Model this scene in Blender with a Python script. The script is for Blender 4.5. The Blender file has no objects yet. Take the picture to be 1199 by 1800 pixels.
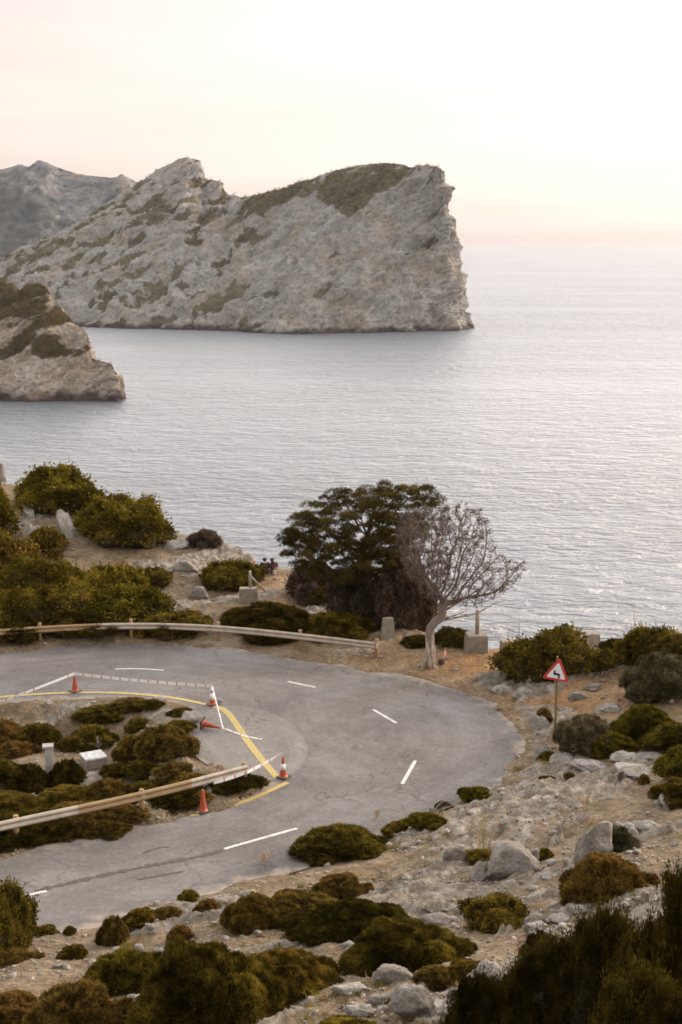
import bpy, bmesh, math, random
import numpy as np
from mathutils import Vector, Matrix
from mathutils.geometry import delaunay_2d_cdt
R = math.radians
rng = np.random.default_rng(7)
random.seed(7)
SC = bpy.context.scene
COL = SC.collection

# ------------------------------------------------------------------ camera
CAM_H = 18.0; F = 2500.0; PITCH = math.atan(480/2500); SEA = -80.0
cd = bpy.data.cameras.new('camera'); cam = bpy.data.objects.new('camera', cd); COL.objects.link(cam)
cam.location = (0, 0, CAM_H); cam.rotation_euler = (math.pi/2-PITCH, 0, 0)
cd.sensor_fit = 'VERTICAL'; cd.sensor_height = 36; cd.sensor_width = 24; cd.lens = 36*F/1800
cd.clip_start = 0.5; cd.clip_end = 400000
cd.dof.use_dof = True; cd.dof.focus_distance = 55; cd.dof.aperture_fstop = 4.5
SC.camera = cam
# ------------------------------------------------------------------ world
SUN_EL, SUN_AZ = R(15), R(55)      # azimuth clockwise from +Y (view direction) towards +X
w = bpy.data.worlds.new('World'); SC.world = w; w.use_nodes = True
nt = w.node_tree; nt.nodes.clear()
def N(nt, t, **k):
    n = nt.nodes.new(t)
    for a, v in k.items():
        if a.startswith('i_'): n.inputs[a[2:].replace('_', ' ')].default_value = v
        else: setattr(n, a, v)
    return n
out = N(nt, 'ShaderNodeOutputWorld'); bg = N(nt, 'ShaderNodeBackground'); bg.inputs[1].default_value = 0.12
sky = N(nt, 'ShaderNodeTexSky', sky_type='NISHITA', sun_disc=False, sun_elevation=SUN_EL, sun_rotation=SUN_AZ, air_density=1.2, dust_density=3.0)
tc = N(nt, 'ShaderNodeTexCoord'); sep = N(nt, 'ShaderNodeSeparateXYZ'); nt.links.new(tc.outputs['Generated'], sep.inputs[0])
ramp = N(nt, 'ShaderNodeValToRGB'); nt.links.new(sep.outputs['Z'], ramp.inputs[0])
e = ramp.color_ramp.elements
e[0].position = 0.0; e[0].color = (0.50, 0.46, 0.445, 1)
e[1].position = 1.0; e[1].color = (0.62, 0.64, 0.67, 1)
for p, c in ((0.02, (0.515, 0.455, 0.43, 1)), (0.06, (0.53, 0.49, 0.47, 1)), (0.168, (0.56, 0.535, 0.525, 1)), (0.225, (3.5, 3.34, 3.24, 1)), (0.5, (1.9, 1.88, 1.88, 1))):
    x = e.new(p); x.color = c
# brighter towards the sun, cooler and dimmer away from it
dot = N(nt, 'ShaderNodeVectorMath', operation='DOT_PRODUCT')
dot.inputs[1].default_value = (math.sin(R(36)), math.cos(R(36)), 0.12)
nt.links.new(tc.outputs['Generated'], dot.inputs[0])
mr = N(nt, 'ShaderNodeMapRange'); mr.inputs[1].default_value = -1; mr.inputs[2].default_value = 1; mr.inputs[3].default_value = 3.0; mr.inputs[4].default_value = 16.5
nt.links.new(dot.outputs['Value'], mr.inputs[0])
tint = N(nt, 'ShaderNodeMixRGB', blend_type='MULTIPLY'); tint.inputs[0].default_value = 1
nt.links.new(ramp.outputs[0], tint.inputs[1])
tr = N(nt, 'ShaderNodeValToRGB'); mr2 = N(nt, 'ShaderNodeMapRange'); mr2.inputs[1].default_value = -1
nt.links.new(dot.outputs['Value'], mr2.inputs[0]); nt.links.new(mr2.outputs[0], tr.inputs[0])
tr.color_ramp.elements[0].color = (1.02, 1.0, 0.97, 1); tr.color_ramp.elements[1].color = (1.06, 1.0, 0.96, 1)
nt.links.new(tr.outputs[0], tint.inputs[2])
# faint streaks of high cloud
mp = N(nt, 'ShaderNodeMapping'); mp.inputs['Scale'].default_value = (1.5, 1.5, 14); mp.inputs['Rotation'].default_value = (0, R(6), 0)
nt.links.new(tc.outputs['Generated'], mp.inputs[0])
nz = N(nt, 'ShaderNodeTexNoise'); nz.inputs['Scale'].default_value = 2.2; nz.inputs['Detail'].default_value = 5
nt.links.new(mp.outputs[0], nz.inputs['Vector'])
cr = N(nt, 'ShaderNodeMapRange'); cr.inputs[1].default_value = 0.3; cr.inputs[2].default_value = 0.75; cr.inputs[3].default_value = 0.94; cr.inputs[4].default_value = 1.07
nt.links.new(nz.outputs[0], cr.inputs[0])
mxd = N(nt, 'ShaderNodeMath', operation='MAXIMUM'); mxd.inputs[1].default_value = 0; nt.links.new(dot.outputs['Value'], mxd.inputs[0])
pw = N(nt, 'ShaderNodeMath', operation='POWER'); pw.inputs[1].default_value = 6; nt.links.new(mxd.outputs[0], pw.inputs[0])
glow = N(nt, 'ShaderNodeMath', operation='MULTIPLY_ADD'); glow.inputs[1].default_value = 6.5; nt.links.new(pw.outputs[0], glow.inputs[0]); nt.links.new(mr.outputs[0], glow.inputs[2])
m1 = N(nt, 'ShaderNodeMath', operation='MULTIPLY'); nt.links.new(glow.outputs[0], m1.inputs[0]); nt.links.new(cr.outputs[0], m1.inputs[1])
sc = N(nt, 'ShaderNodeVectorMath', operation='SCALE'); nt.links.new(tint.outputs[0], sc.inputs[0]); nt.links.new(m1.outputs[0], sc.inputs['Scale'])
mx = N(nt, 'ShaderNodeMixRGB'); mx.inputs[0].default_value = 0.86
nt.links.new(sky.outputs[0], mx.inputs[1]); nt.links.new(sc.outputs[0], mx.inputs[2])
nt.links.new(mx.outputs[0], bg.inputs[0]); nt.links.new(bg.outputs[0], out.inputs[0])
# ------------------------------------------------------------------ sun (behind thin cloud)
sl = bpy.data.lights.new('sun', 'SUN'); sl.energy = 3.0; sl.angle = R(10); sl.color = (1, 0.76, 0.52)
so = bpy.data.objects.new('sun', sl); COL.objects.link(so)
sd_ = Vector((math.sin(SUN_AZ)*math.cos(SUN_EL), math.cos(SUN_AZ)*math.cos(SUN_EL), math.sin(SUN_EL)))
so.rotation_euler = sd_.to_track_quat('Z', 'Y').to_euler()
# ------------------------------------------------------------------ output
SC.render.engine = 'CYCLES'
SC.view_settings.view_transform = 'Standard'; SC.view_settings.look = 'None'
SC.view_settings.exposure = 0.12; SC.view_settings.gamma = 1; SC.view_settings.use_curve_mapping = False
SC.cycles.filter_width = 1.7
SC.cycles.max_bounces = 6; SC.cycles.diffuse_bounces = 3; SC.cycles.volume_bounces = 0; SC.cycles.transparent_max_bounces = 4

# ================================================================== helpers
def hsh(ix, iy, iz, s):
    n = (ix.astype(np.uint32)*np.uint32(374761393) + iy.astype(np.uint32)*np.uint32(668265263) + iz.astype(np.uint32)*np.uint32(2246822519) + np.uint32((s*3266489917) & 0xffffffff))
    n = (n ^ (n >> np.uint32(13)))*np.uint32(1274126177)
    n = (n ^ (n >> np.uint32(15)))*np.uint32(2654435761)
    n = n ^ (n >> np.uint32(16))
    return n.astype(np.float64)/2147483648.0-1.0
def vn(x, y, z=None, s=0):
    x = np.asarray(x, float); y = np.asarray(y, float)
    z = np.zeros_like(x) if z is None else np.asarray(z, float)
    fx, fy, fz = np.floor(x), np.floor(y), np.floor(z)
    tx, ty, tz = x-fx, y-fy, z-fz
    tx = tx**3*(tx*(tx*6-15)+10); ty = ty**3*(ty*(ty*6-15)+10); tz = tz**3*(tz*(tz*6-15)+10)
    ix, iy, iz = fx.astype(np.int64) & 0xffffffff, fy.astype(np.int64) & 0xffffffff, fz.astype(np.int64) & 0xffffffff
    def h(a, b, c): return hsh((ix+a) & 0xffffffff, (iy+b) & 0xffffffff, (iz+c) & 0xffffffff, s)
    def l(a, b, t): return a+(b-a)*t
    return l(l(l(h(0,0,0), h(1,0,0), tx), l(h(0,1,0), h(1,1,0), tx), ty), l(l(h(0,0,1), h(1,0,1), tx), l(h(0,1,1), h(1,1,1), tx), ty), tz)
np.seterr(over='ignore')
def fbm(x, y, z=None, o=4, s=0, g=0.5):
    r = 0; a = 1; t = 0; z = np.zeros_like(np.asarray(x, float)) if z is None else z
    for i in range(o):
        k = 2.03**i; r = r+a*vn(x*k+i*17.3, y*k-i*9.1, z*k+i*5.7, s+i); t += a; a *= g
    return r/t*1.5
def ss(a, b, x):
    t = np.clip((np.asarray(x, float)-a)/(b-a), 0, 1); return t*t*(3-2*t)
def mesh_np(name, V, Fc, mats=(), smooth=False, fattr=None, vattr=None, mi=None):
    V = np.asarray(V, np.float32); Fc = np.asarray(Fc, np.int32); n, k = Fc.shape
    me = bpy.data.meshes.new(name); me.vertices.add(len(V)); me.vertices.foreach_set('co', V.ravel())
    me.loops.add(n*k); me.loops.foreach_set('vertex_index', Fc.ravel())
    me.polygons.add(n); me.polygons.foreach_set('loop_start', np.arange(0, n*k, k, dtype=np.int32)); me.polygons.foreach_set('loop_total', np.full(n, k, np.int32))
    me.update(calc_edges=True)
    if smooth: me.polygons.foreach_set('use_smooth', np.ones(n, bool))
    for m in mats: me.materials.append(m)
    if mi is not None: me.polygons.foreach_set('material_index', np.asarray(mi, np.int32))
    for d, dom in ((fattr, 'FACE'), (vattr, 'POINT')):
        for an, av in (d or {}).items():
            at = me.attributes.new(an, 'FLOAT', dom); at.data.foreach_set('value', np.asarray(av, np.float32))
    me.validate(); return me
def tag(o, label=None, cat=None, group=None, kind=None):
    if label: o['label'] = label
    if cat: o['category'] = cat
    if group: o['group'] = group
    if kind: o['kind'] = kind
    return o
def link(name, me, parent=None, loc=None):
    o = bpy.data.objects.new(name, me); COL.objects.link(o)
    if parent: o.parent = parent
    if loc is not None: o.location = loc
    return o
def empty(name, loc, rz=0):
    o = bpy.data.objects.new(name, None); COL.objects.link(o); o.location = loc; o.rotation_euler = (0, 0, rz); return o
class MB:
    def __init__(s): s.v = []; s.f = []; s.m = []
    def add(s, V, Fs, mi=0):
        b = len(s.v); s.v += [tuple(p) for p in V]; s.f += [tuple(b+i for i in f) for f in Fs]; s.m += [mi]*len(Fs)
    def box(s, c, d, rz=0, mi=0, taper=1.0, jit=0.0):
        V = []
        for sz in (-1, 1):
            for sx, sy in ((-1,-1),(1,-1),(1,1),(-1,1)):
                t = taper if sz > 0 else 1
                x, y = sx*d[0]/2*t+random.uniform(-jit, jit), sy*d[1]/2*t+random.uniform(-jit, jit)
                V.append((c[0]+x*math.cos(rz)-y*math.sin(rz), c[1]+x*math.sin(rz)+y*math.cos(rz), c[2]+sz*d[2]/2+random.uniform(-jit, jit)))
        s.add(V, [(3,2,1,0),(4,5,6,7),(0,1,5,4),(1,2,6,5),(2,3,7,6),(3,0,4,7)], mi)
    def lathe(s, prof, c=(0,0,0), n=20, mi=0):
        V = []; Fs = []
        for r, z in prof:
            for i in range(n): a = 2*math.pi*i/n; V.append((c[0]+r*math.cos(a), c[1]+r*math.sin(a), c[2]+z))
        for j in range(len(prof)-1):
            for i in range(n): Fs.append((j*n+i, j*n+(i+1) % n, (j+1)*n+(i+1) % n, (j+1)*n+i))
        s.add(V, Fs, mi)
    def tube(s, pts, rad, n=8, mi=0):
        pts = [Vector(p) for p in pts]; V = []; Fs = []
        for i, p in enumerate(pts):
            t = (pts[min(i+1, len(pts)-1)]-pts[max(i-1, 0)]).normalized()
            a = t.orthogonal().normalized() if i == 0 else (pa-t*pa.dot(t)).normalized()
            pa = a; b = t.cross(a); r = rad[i] if hasattr(rad, '__len__') else rad
            for k in range(n): q = 2*math.pi*k/n; V.append(p+a*math.cos(q)*r+b*math.sin(q)*r)
        for i in range(len(pts)-1):
            for k in range(n): Fs.append((i*n+k, i*n+(k+1) % n, (i+1)*n+(k+1) % n, (i+1)*n+k))
        Fs.append(tuple(range(n))[::-1]); Fs.append(tuple((len(pts)-1)*n+k for k in range(n)))
        s.add(V, Fs, mi)
    def build(s, name, mats, parent=None, smooth=False, bevel=0, loc=None):
        me = bpy.data.meshes.new(name); me.from_pydata(s.v, [], s.f)
        for m in (mats if isinstance(mats, (list, tuple)) else [mats]): me.materials.append(m)
        me.polygons.foreach_set('material_index', s.m)
        if smooth: me.polygons.foreach_set('use_smooth', [True]*len(s.f))
        me.update()
        o = link(name, me, parent, loc)
        if bevel: b = o.modifiers.new('b', 'BEVEL'); b.width = bevel; b.segments = 2; b.limit_method = 'ANGLE'
        return o

# ---------------- materials
def new_mat(name):
    m = bpy.data.materials.new(name); m.use_nodes = True; t = m.node_tree
    return m, t, t.nodes['Principled BSDF']
def ramp_node(t, src, stops):
    r = N(t, 'ShaderNodeValToRGB'); t.links.new(src, r.inputs[0]); e = r.color_ramp.elements
    e[0].position, e[0].color = stops[0][0], (*stops[0][1], 1); e[1].position, e[1].color = stops[-1][0], (*stops[-1][1], 1)
    for p, c in stops[1:-1]: x = e.new(p); x.color = (*c, 1)
    return r.outputs[0]
def noise_node(t, scale, detail=5, vec=None, rough=0.55, dist=0.0):
    n = N(t, 'ShaderNodeTexNoise'); n.inputs['Scale'].default_value = scale; n.inputs['Detail'].default_value = detail
    n.inputs['Roughness'].default_value = rough; n.inputs['Distortion'].default_value = dist
    if vec is not None: t.links.new(vec, n.inputs['Vector'])
    return n.outputs[0]
def mapping(t, src, scale=(1,1,1), rot=(0,0,0)):
    m = N(t, 'ShaderNodeMapping'); m.inputs['Scale'].default_value = scale; m.inputs['Rotation'].default_value = rot
    t.links.new(src, m.inputs[0]); return m.outputs[0]
def mixc(t, f, a, b, mode='MIX'):
    m = N(t, 'ShaderNodeMixRGB', blend_type=mode)
    for i, v in enumerate((f, a, b)):
        if isinstance(v, (int, float)): m.inputs[i].default_value = v
        elif isinstance(v, tuple): m.inputs[i].default_value = (*v, 1)
        else: t.links.new(v, m.inputs[i])
    return m.outputs[0]
def bump(t, b, h, dist, strength=1.0, nrm=None):
    n = N(t, 'ShaderNodeBump'); n.inputs['Distance'].default_value = dist; n.inputs['Strength'].default_value = strength
    t.links.new(h, n.inputs['Height'])
    if nrm is not None: t.links.new(nrm, n.inputs['Normal'])
    if b is not None: t.links.new(n.outputs[0], b.inputs['Normal'])
    return n.outputs[0]
def pos(t): return N(t, 'ShaderNodeNewGeometry').outputs['Position']
def attr(t, name): return N(t, 'ShaderNodeAttribute', attribute_name=name).outputs['Fac']
def simple(name, c, rough=0.8, scale=6, var=0.25, bmp=0.01, metal=0.0, obj=True, c2=None):
    m, t, b = new_mat(name); v = N(t, 'ShaderNodeTexCoord').outputs['Object'] if obj else pos(t)
    n = noise_node(t, scale, 6, v)
    c2 = c2 or tuple(x*(1-var) for x in c); c1 = tuple(min(1, x*(1+var*0.5)) for x in c)
    t.links.new(ramp_node(t, n, [(0.3, c2), (0.55, c), (0.75, c1)]), b.inputs['Base Color'])
    b.inputs['Roughness'].default_value = rough; b.inputs['Metallic'].default_value = metal
    if bmp: bump(t, b, noise_node(t, scale*6, 4, v), bmp)
    return m

def leaf_mat(name, dark, mid, light, trans=0.25):
    m = bpy.data.materials.new(name); m.use_nodes = True; t = m.node_tree; t.nodes.clear()
    o = N(t, 'ShaderNodeOutputMaterial'); oi = N(t, 'ShaderNodeObjectInfo')
    c = ramp_node(t, attr(t, 'tone'), [(0.0, dark), (0.5, mid), (1.0, light)])
    hs = N(t, 'ShaderNodeHueSaturation'); t.links.new(c, hs.inputs['Color'])
    a = N(t, 'ShaderNodeMapRange'); a.inputs[3].default_value = 0.485; a.inputs[4].default_value = 0.513; t.links.new(oi.outputs['Random'], a.inputs[0]); t.links.new(a.outputs[0], hs.inputs['Hue'])
    a = N(t, 'ShaderNodeMapRange'); a.inputs[3].default_value = 1.2; a.inputs[4].default_value = 0.8; t.links.new(oi.outputs['Random'], a.inputs[0]); t.links.new(a.outputs[0], hs.inputs['Value'])
    d = N(t, 'ShaderNodeBsdfDiffuse'); tr = N(t, 'ShaderNodeBsdfTranslucent'); mx = N(t, 'ShaderNodeMixShader'); mx.inputs[0].default_value = trans
    t.links.new(hs.outputs[0], d.inputs[0]); t.links.new(hs.outputs[0], tr.inputs[0])
    t.links.new(d.outputs[0], mx.inputs[1]); t.links.new(tr.outputs[0], mx.inputs[2]); t.links.new(mx.outputs[0], o.inputs[0])
    return m
LM = dict(  # light tones raised to imitate sunlit leaf highlights
    olive=leaf_mat('leaf_olive', (0.028,0.020,0.004), (0.088,0.064,0.011), (0.25,0.175,0.028)),
    green=leaf_mat('leaf_green', (0.034,0.027,0.004), (0.100,0.080,0.010), (0.26,0.20,0.025)),
    brown=leaf_mat('leaf_brown', (0.042,0.027,0.007), (0.135,0.086,0.021), (0.29,0.185,0.045)),
    rust=leaf_mat('leaf_rust', (0.042,0.026,0.006), (0.120,0.075,0.016), (0.25,0.16,0.035)),
    grey=leaf_mat('leaf_grey', (0.040,0.033,0.015), (0.100,0.085,0.042), (0.20,0.17,0.095)),
    dark=leaf_mat('leaf_dark', (0.018,0.013,0.003), (0.054,0.039,0.007), (0.140,0.100,0.016)),
    purple=leaf_mat('leaf_purple', (0.035,0.025,0.016), (0.085,0.062,0.042), (0.17,0.125,0.085)),
    pine=leaf_mat('leaf_pine', (0.028,0.020,0.006), (0.078,0.056,0.016), (0.160,0.115,0.028)),
    straw=leaf_mat('leaf_straw', (0.20,0.13,0.06), (0.38,0.27,0.14), (0.5,0.38,0.22)))
M_twig = simple('twig_core', (0.034,0.023,0.009), 1, 5, 0.3, 0)
M_bark = simple('pine_bark', (0.07,0.045,0.03), 0.95, 5, 0.5, 0.03)
M_deadbark, _t, _b = new_mat('dead_bark')
_v = mapping(_t, N(_t, 'ShaderNodeTexCoord').outputs['Object'], (6,6,1.3)); _n = noise_node(_t, 1.6, 6, _v)
_t.links.new(ramp_node(_t, _n, [(0.32, (0.13,0.075,0.04)), (0.48, (0.24,0.17,0.12)), (0.58, (0.42,0.36,0.31)), (0.72, (0.52,0.47,0.42))]), _b.inputs['Base Color'])
_b.inputs['Roughness'].default_value = 0.9; bump(_t, _b, _n, 0.05)
M_deadtwig = simple('dead_twigs', (0.19,0.145,0.12), 0.95, 1.5, 0.4, 0)
M_cone = simple('cone_orange', (0.36,0.06,0.02), 0.55, 9, 0.35, 0.002)
M_white = simple('reflective_white', (0.74,0.74,0.74), 0.5, 9, 0.12, 0.002)
M_rubber = simple('rubber_black', (0.035,0.03,0.028), 0.8, 9, 0.3, 0.002)
M_red = simple('tape_red', (0.55,0.07,0.06), 0.5, 9, 0.2, 0)
M_galv = simple('galvanised_steel', (0.40,0.335,0.265), 0.55, 3, 0.25, 0.002, 0.25)
M_tan = simple('weathered_timber', (0.30,0.19,0.085), 0.8, 3, 0.35, 0.004)
M_tanrail = simple('tan_rail', (0.28,0.18,0.085), 0.6, 2, 0.3, 0.003)
M_conc = simple('concrete', (0.25,0.21,0.165), 0.95, 4, 0.35, 0.02)
M_concp = simple('pale_concrete', (0.36,0.33,0.30), 0.95, 4, 0.35, 0.01)
M_timber = simple('grey_timber', (0.32,0.27,0.22), 0.9, 4, 0.35, 0.01)
def rock_mat(name, cols, scale, bd):
    m, t, b = new_mat(name); v = pos(t)
    n = noise_node(t, scale, 8, v, 0.62, 0.3); n2 = noise_node(t, scale*7, 5, v, 0.6)
    c = ramp_node(t, n, [(0.25, cols[0]), (0.5, cols[1]), (0.72, cols[2])])
    c = mixc(t, ramp_node(t, n2, [(0.35, (0.5,)*3), (0.6, (0,)*3)]), c, tuple(x*0.55 for x in cols[0]))
    t.links.new(c, b.inputs['Base Color']); b.inputs['Roughness'].default_value = 0.95
    b1 = bump(t, None, n2, bd*0.3); bump(t, b, n, bd, 1, b1); return m
M_rock = rock_mat('limestone', ((0.11,0.09,0.068), (0.205,0.18,0.152), (0.33,0.305,0.275)), 2.2, 0.12)
M_rockw = rock_mat('white_limestone', ((0.16,0.135,0.108), (0.30,0.27,0.238), (0.46,0.435,0.405)), 2.2, 0.12)
M_stone = rock_mat('loose_stones', ((0.14,0.11,0.08), (0.26,0.22,0.175), (0.44,0.40,0.35)), 3.0, 0.05)

# ================================================================== projection
CP, SP = math.cos(PITCH), math.sin(PITCH)
def ray(u, v):
    a, b = (u-599.5)/F, (900-v)/F
    return np.array([a, CP+b*SP, -SP+b*CP])
def P0(u, v, z=0.0):
    d = ray(u, v); k = (z-CAM_H)/d[2]; return (d[0]*k, d[1]*k)
def project(X, Y, Z):
    zz = Z-CAM_H; dep = Y*CP-zz*SP; up = Y*SP+zz*CP
    return 599.5+F*X/dep, 900-F*up/dep
def at_dist(u, v, D):
    d = ray(u, v); k = D/math.hypot(d[0], d[1]); return np.array([d[0]*k, d[1]*k, CAM_H+d[2]*k])

# ================================================================== terrain definition
def smooth_poly(pts, it=2, closed=False):
    pts = [tuple(p) for p in pts]
    for _ in range(it):
        q = [] if closed else [pts[0]]
        n = len(pts)
        for i in range(n if closed else n-1):
            a, b = pts[i], pts[(i+1) % n]
            q += [(a[0]*.75+b[0]*.25, a[1]*.75+b[1]*.25), (a[0]*.25+b[0]*.75, a[1]*.25+b[1]*.75)]
        if not closed: q.append(pts[-1])
        pts = q
    return pts
outer_px = [(-700,1262),(-300,1172),(0,1143),(110,1132),(230,1127),(330,1130),(400,1138),(500,1150),(600,1166),(700,1184),(780,1200),(850,1222),(895,1250),(925,1285),(930,1325),(905,1368),(850,1400),(780,1432),(700,1468),(600,1508),(500,1538),(400,1566),(280,1600),(190,1628),(60,1652),(-150,1700),(-500,1790)]
inner_px = [(-700,1672),(-300,1580),(0,1502),(150,1470),(300,1436),(370,1421),(440,1398),(470,1384),(440,1374),(395,1356),(345,1335),(325,1300),(335,1262),(320,1244),(250,1230),(130,1228),(0,1238),(-300,1278),(-700,1395)]
OUT = smooth_poly([P0(*p) for p in outer_px]); INN = smooth_poly([P0(*p) for p in inner_px])
ROAD = np.array(OUT+INN)
INNER = np.array(INN)
def seg_dist(X, Y, P, closed=True):
    d = np.full(X.shape, 1e9)
    n = len(P)
    for i in range(n if closed else n-1):
        a, b = P[i], P[(i+1) % n]; ab = b-a; L = ab@ab
        if L < 1e-12: continue
        t = np.clip(((X-a[0])*ab[0]+(Y-a[1])*ab[1])/L, 0, 1)
        d = np.minimum(d, (X-a[0]-t*ab[0])**2+(Y-a[1]-t*ab[1])**2)
    return np.sqrt(d)
def inside(X, Y, P):
    c = np.zeros(X.shape, bool); n = len(P)
    for i in range(n):
        a, b = P[i], P[(i+1) % n]
        if a[1] == b[1]: continue
        m = ((a[1] > Y) != (b[1] > Y)) & (X < (b[0]-a[0])*(Y-a[1])/(b[1]-a[1])+a[0]); c ^= m
    return c
edge_px = [(-700,760,4),(-250,815,4),(0,862,3.2),(100,885,2.8),(200,915,2.2),(290,944,1.6),(330,955,1.2),(400,972,.7),(450,1000,.4),(520,1012,.2),(600,1050,0),(700,1095,0),(780,1128,0),(850,1146,0),(930,1152,0.3),(1060,1152,0.8),(1199,1130,1.6),(1400,1110,2.5),(2100,1070,5)]
EDGE = np.array([P0(*p) for p in edge_px])
LAND = np.vstack([EDGE, [(90, -60), (-90, -60)]])
def hbase(X, Y, full=False):
    X = np.asarray(X, float); Y = np.asarray(Y, float)
    sd = seg_dist(X, Y, ROAD); sd = np.where(inside(X, Y, ROAD), -sd, sd)
    inn = inside(X, Y, INNER)
    sp = sd+0.42*fbm(X*0.8, Y*0.8, s=3, o=5)+np.where(inn, -0.16, 0.24)
    D = np.maximum(sp, 0)
    k = ss(66, 47, Y)
    near = 0.17*D+0.0075*D*D
    far = 3.2*np.exp(-((X+20)/13)**2-((Y-84)/13)**2)+0.02*D
    z = k*near+(1-k)*far
    z = np.where(inn, -0.9*ss(0.2, 3.0, sd)+0.15, z)
    out = ss(-0.10, 0.12, sp)
    z = -0.035+out*(z+0.035+0.04)
    ed = seg_dist(X, Y, EDGE, False); land = inside(X, Y, LAND)
    ed = np.where(land, ed, -ed)+0.9*fbm(X*0.35, Y*0.35, s=9, o=3)
    drop = np.maximum(-ed, 0)
    z = z-drop*1.25-1.0*ss(0, 1.2, drop)
    return (z, sd, sp, inn, ed) if full else z
def hfull(X, Y):
    z, sd, sp, inn, ed = hbase(X, Y, True)
    f = ss(0.1, 1.6, sp)
    x2 = X+0.8*fbm(X*0.4, Y*0.4, s=30, o=2); y2 = Y+0.8*fbm(X*0.4+9, Y*0.4, s=31, o=2)
    # beds of limestone breaking through, running up to the right
    A = x2*0.80+y2*0.60; B = -x2*0.60+y2*0.80
    n1 = fbm(A*0.22, B*0.62, s=11, o=4)
    rock = ss(0.20, 0.46, n1+0.12*ss(6, 0, np.abs(ed))-0.10*ss(40, 34, Y)+0.16*np.exp(-((X-10)/5)**2-((Y-44)/4)**2))
    rock = rock*ss(0.1, 1.0, sp)
    blk = np.abs(fbm(A*0.9, B*2.0, s=15, o=4)); fine = fbm(X*3.1, Y*3.1, s=19, o=4)
    z = z+f*(0.16*fbm(X*0.35, Y*0.35, s=5, o=3)+0.035*fine)+rock*(0.08+0.30*(0.45-blk))*0.9+rock*0.05*fbm(X*6, Y*6, s=23, o=2)
    drop = np.maximum(-ed, 0); z = z+ss(0, 4, drop)*2.5*fbm(X*0.2, Y*0.2, z*0.2, s=40, o=4)
    rock = np.maximum(rock, ss(0.5, 2.5, drop))
    return z, sd, sp, inn, rock
def hz(x, y): return float(hfull(np.array([x]), np.array([y]))[0][0])
def G(u, v):
    d = ray(u, v); t = np.linspace(6, 150, 1300); X, Y, Z = d[0]*t, d[1]*t, CAM_H+d[2]*t
    b = Z-hbase(X, Y); i = int(np.argmax(b < 0)) if (b < 0).any() else -1
    if i <= 0:
        p = P0(u, v); return np.array([p[0], p[1], 0.0])
    s = b[i-1]/(b[i-1]-b[i]); T = t[i-1]+(t[i]-t[i-1])*s
    x, y = d[0]*T, d[1]*T; return np.array([x, y, hz(x, y)])

# ---------------- ground sheet
nA, nD = 860, 820
ang = np.linspace(R(-36), R(36), nA); dd = np.concatenate([np.linspace(1.0, 12, 60)[:-1], np.geomspace(12, 250, nD-59)])
AA, DD = np.meshgrid(ang, dd); GX = DD*np.tan(AA); GY = DD-4.0*(DD < 0)
GZ, gsd, gsp, ginn, grock = hfull(GX.ravel(), GY.ravel())
ru, rv = project(GX.ravel(), GY.ravel(), GZ)
# reddish soil: patches near the dead tree and under the warning sign
def blob(u, v, su, sv): return np.exp(-((ru-u)/su)**2-((rv-v)/sv)**2)
red = np.clip(blob(850,1165,110,28)+0.8*blob(1000,1225,110,45)+0.5*blob(470,1040,60,30)+0.35*blob(640,1110,90,40), 0, 1)*(gsp > 0)
idx = np.arange(nA*nD).reshape(nD, nA)
FC = np.stack([idx[:-1,:-1].ravel(), idx[:-1,1:].ravel(), idx[1:,1:].ravel(), idx[1:,:-1].ravel()], 1)
m, t, b = new_mat('dry_ground'); v = pos(t)
n = noise_node(t, 0.9, 7, v, 0.6, 0.4); nf = noise_node(t, 14, 6, v, 0.7)
soil = ramp_node(t, n, [(0.28, (0.105,0.072,0.040)), (0.5, (0.190,0.138,0.086)), (0.72, (0.285,0.220,0.148))])
redc = ramp_node(t, n, [(0.3, (0.24,0.125,0.055)), (0.7, (0.40,0.235,0.11))])
soil = mixc(t, attr(t, 'red'), soil, redc)
pebb = N(t, 'ShaderNodeTexVoronoi'); pebb.inputs['Scale'].default_value = 9.0; t.links.new(v, pebb.inputs['Vector'])
pc = ramp_node(t, pebb.outputs['Color'], [(0.2, (0.68,)*3), (0.8, (1.25,)*3)])
soil = mixc(t, 0.8, soil, pc, 'MULTIPLY')
rockc = ramp_node(t, noise_node(t, 2.6, 8, v, 0.65), [(0.28, (0.10,0.076,0.052)), (0.5, (0.215,0.18,0.142)), (0.7, (0.40,0.365,0.325))])
rk = N(t, 'ShaderNodeMath', operation='MULTIPLY_ADD'); t.links.new(nf, rk.inputs[0]); rk.inputs[1].default_value = 0.9; t.links.new(attr(t, 'rock'), rk.inputs[2])
rf = ramp_node(t, rk.outputs[0], [(0.72, (0,0,0)), (0.98, (1,1,1))])
c = mixc(t, rf, soil, rockc)
c = mixc(t, ramp_node(t, nf, [(0.30, (0.55,)*3), (0.5, (0,)*3)]), c, (0.13,0.10,0.065))
t.links.new(c, b.inputs['Base Color']); b.inputs['Roughness'].default_value = 0.97
b.inputs['Specular IOR Level'].default_value = 0.15
b1 = bump(t, None, pebb.outputs['Distance'], 0.03, 0.8); b2 = bump(t, None, nf, 0.06, 0.9, b1); bump(t, b, n, 0.25, 0.8, b2)
M_ground = m
g = link('ground', mesh_np('ground', np.stack([GX.ravel(), GY.ravel(), GZ], 1), FC, [m], True, vattr=dict(rock=grock, red=red)))
tag(g, 'dry stony limestone ground of the headland around the hairpin road', kind='structure')

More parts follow.
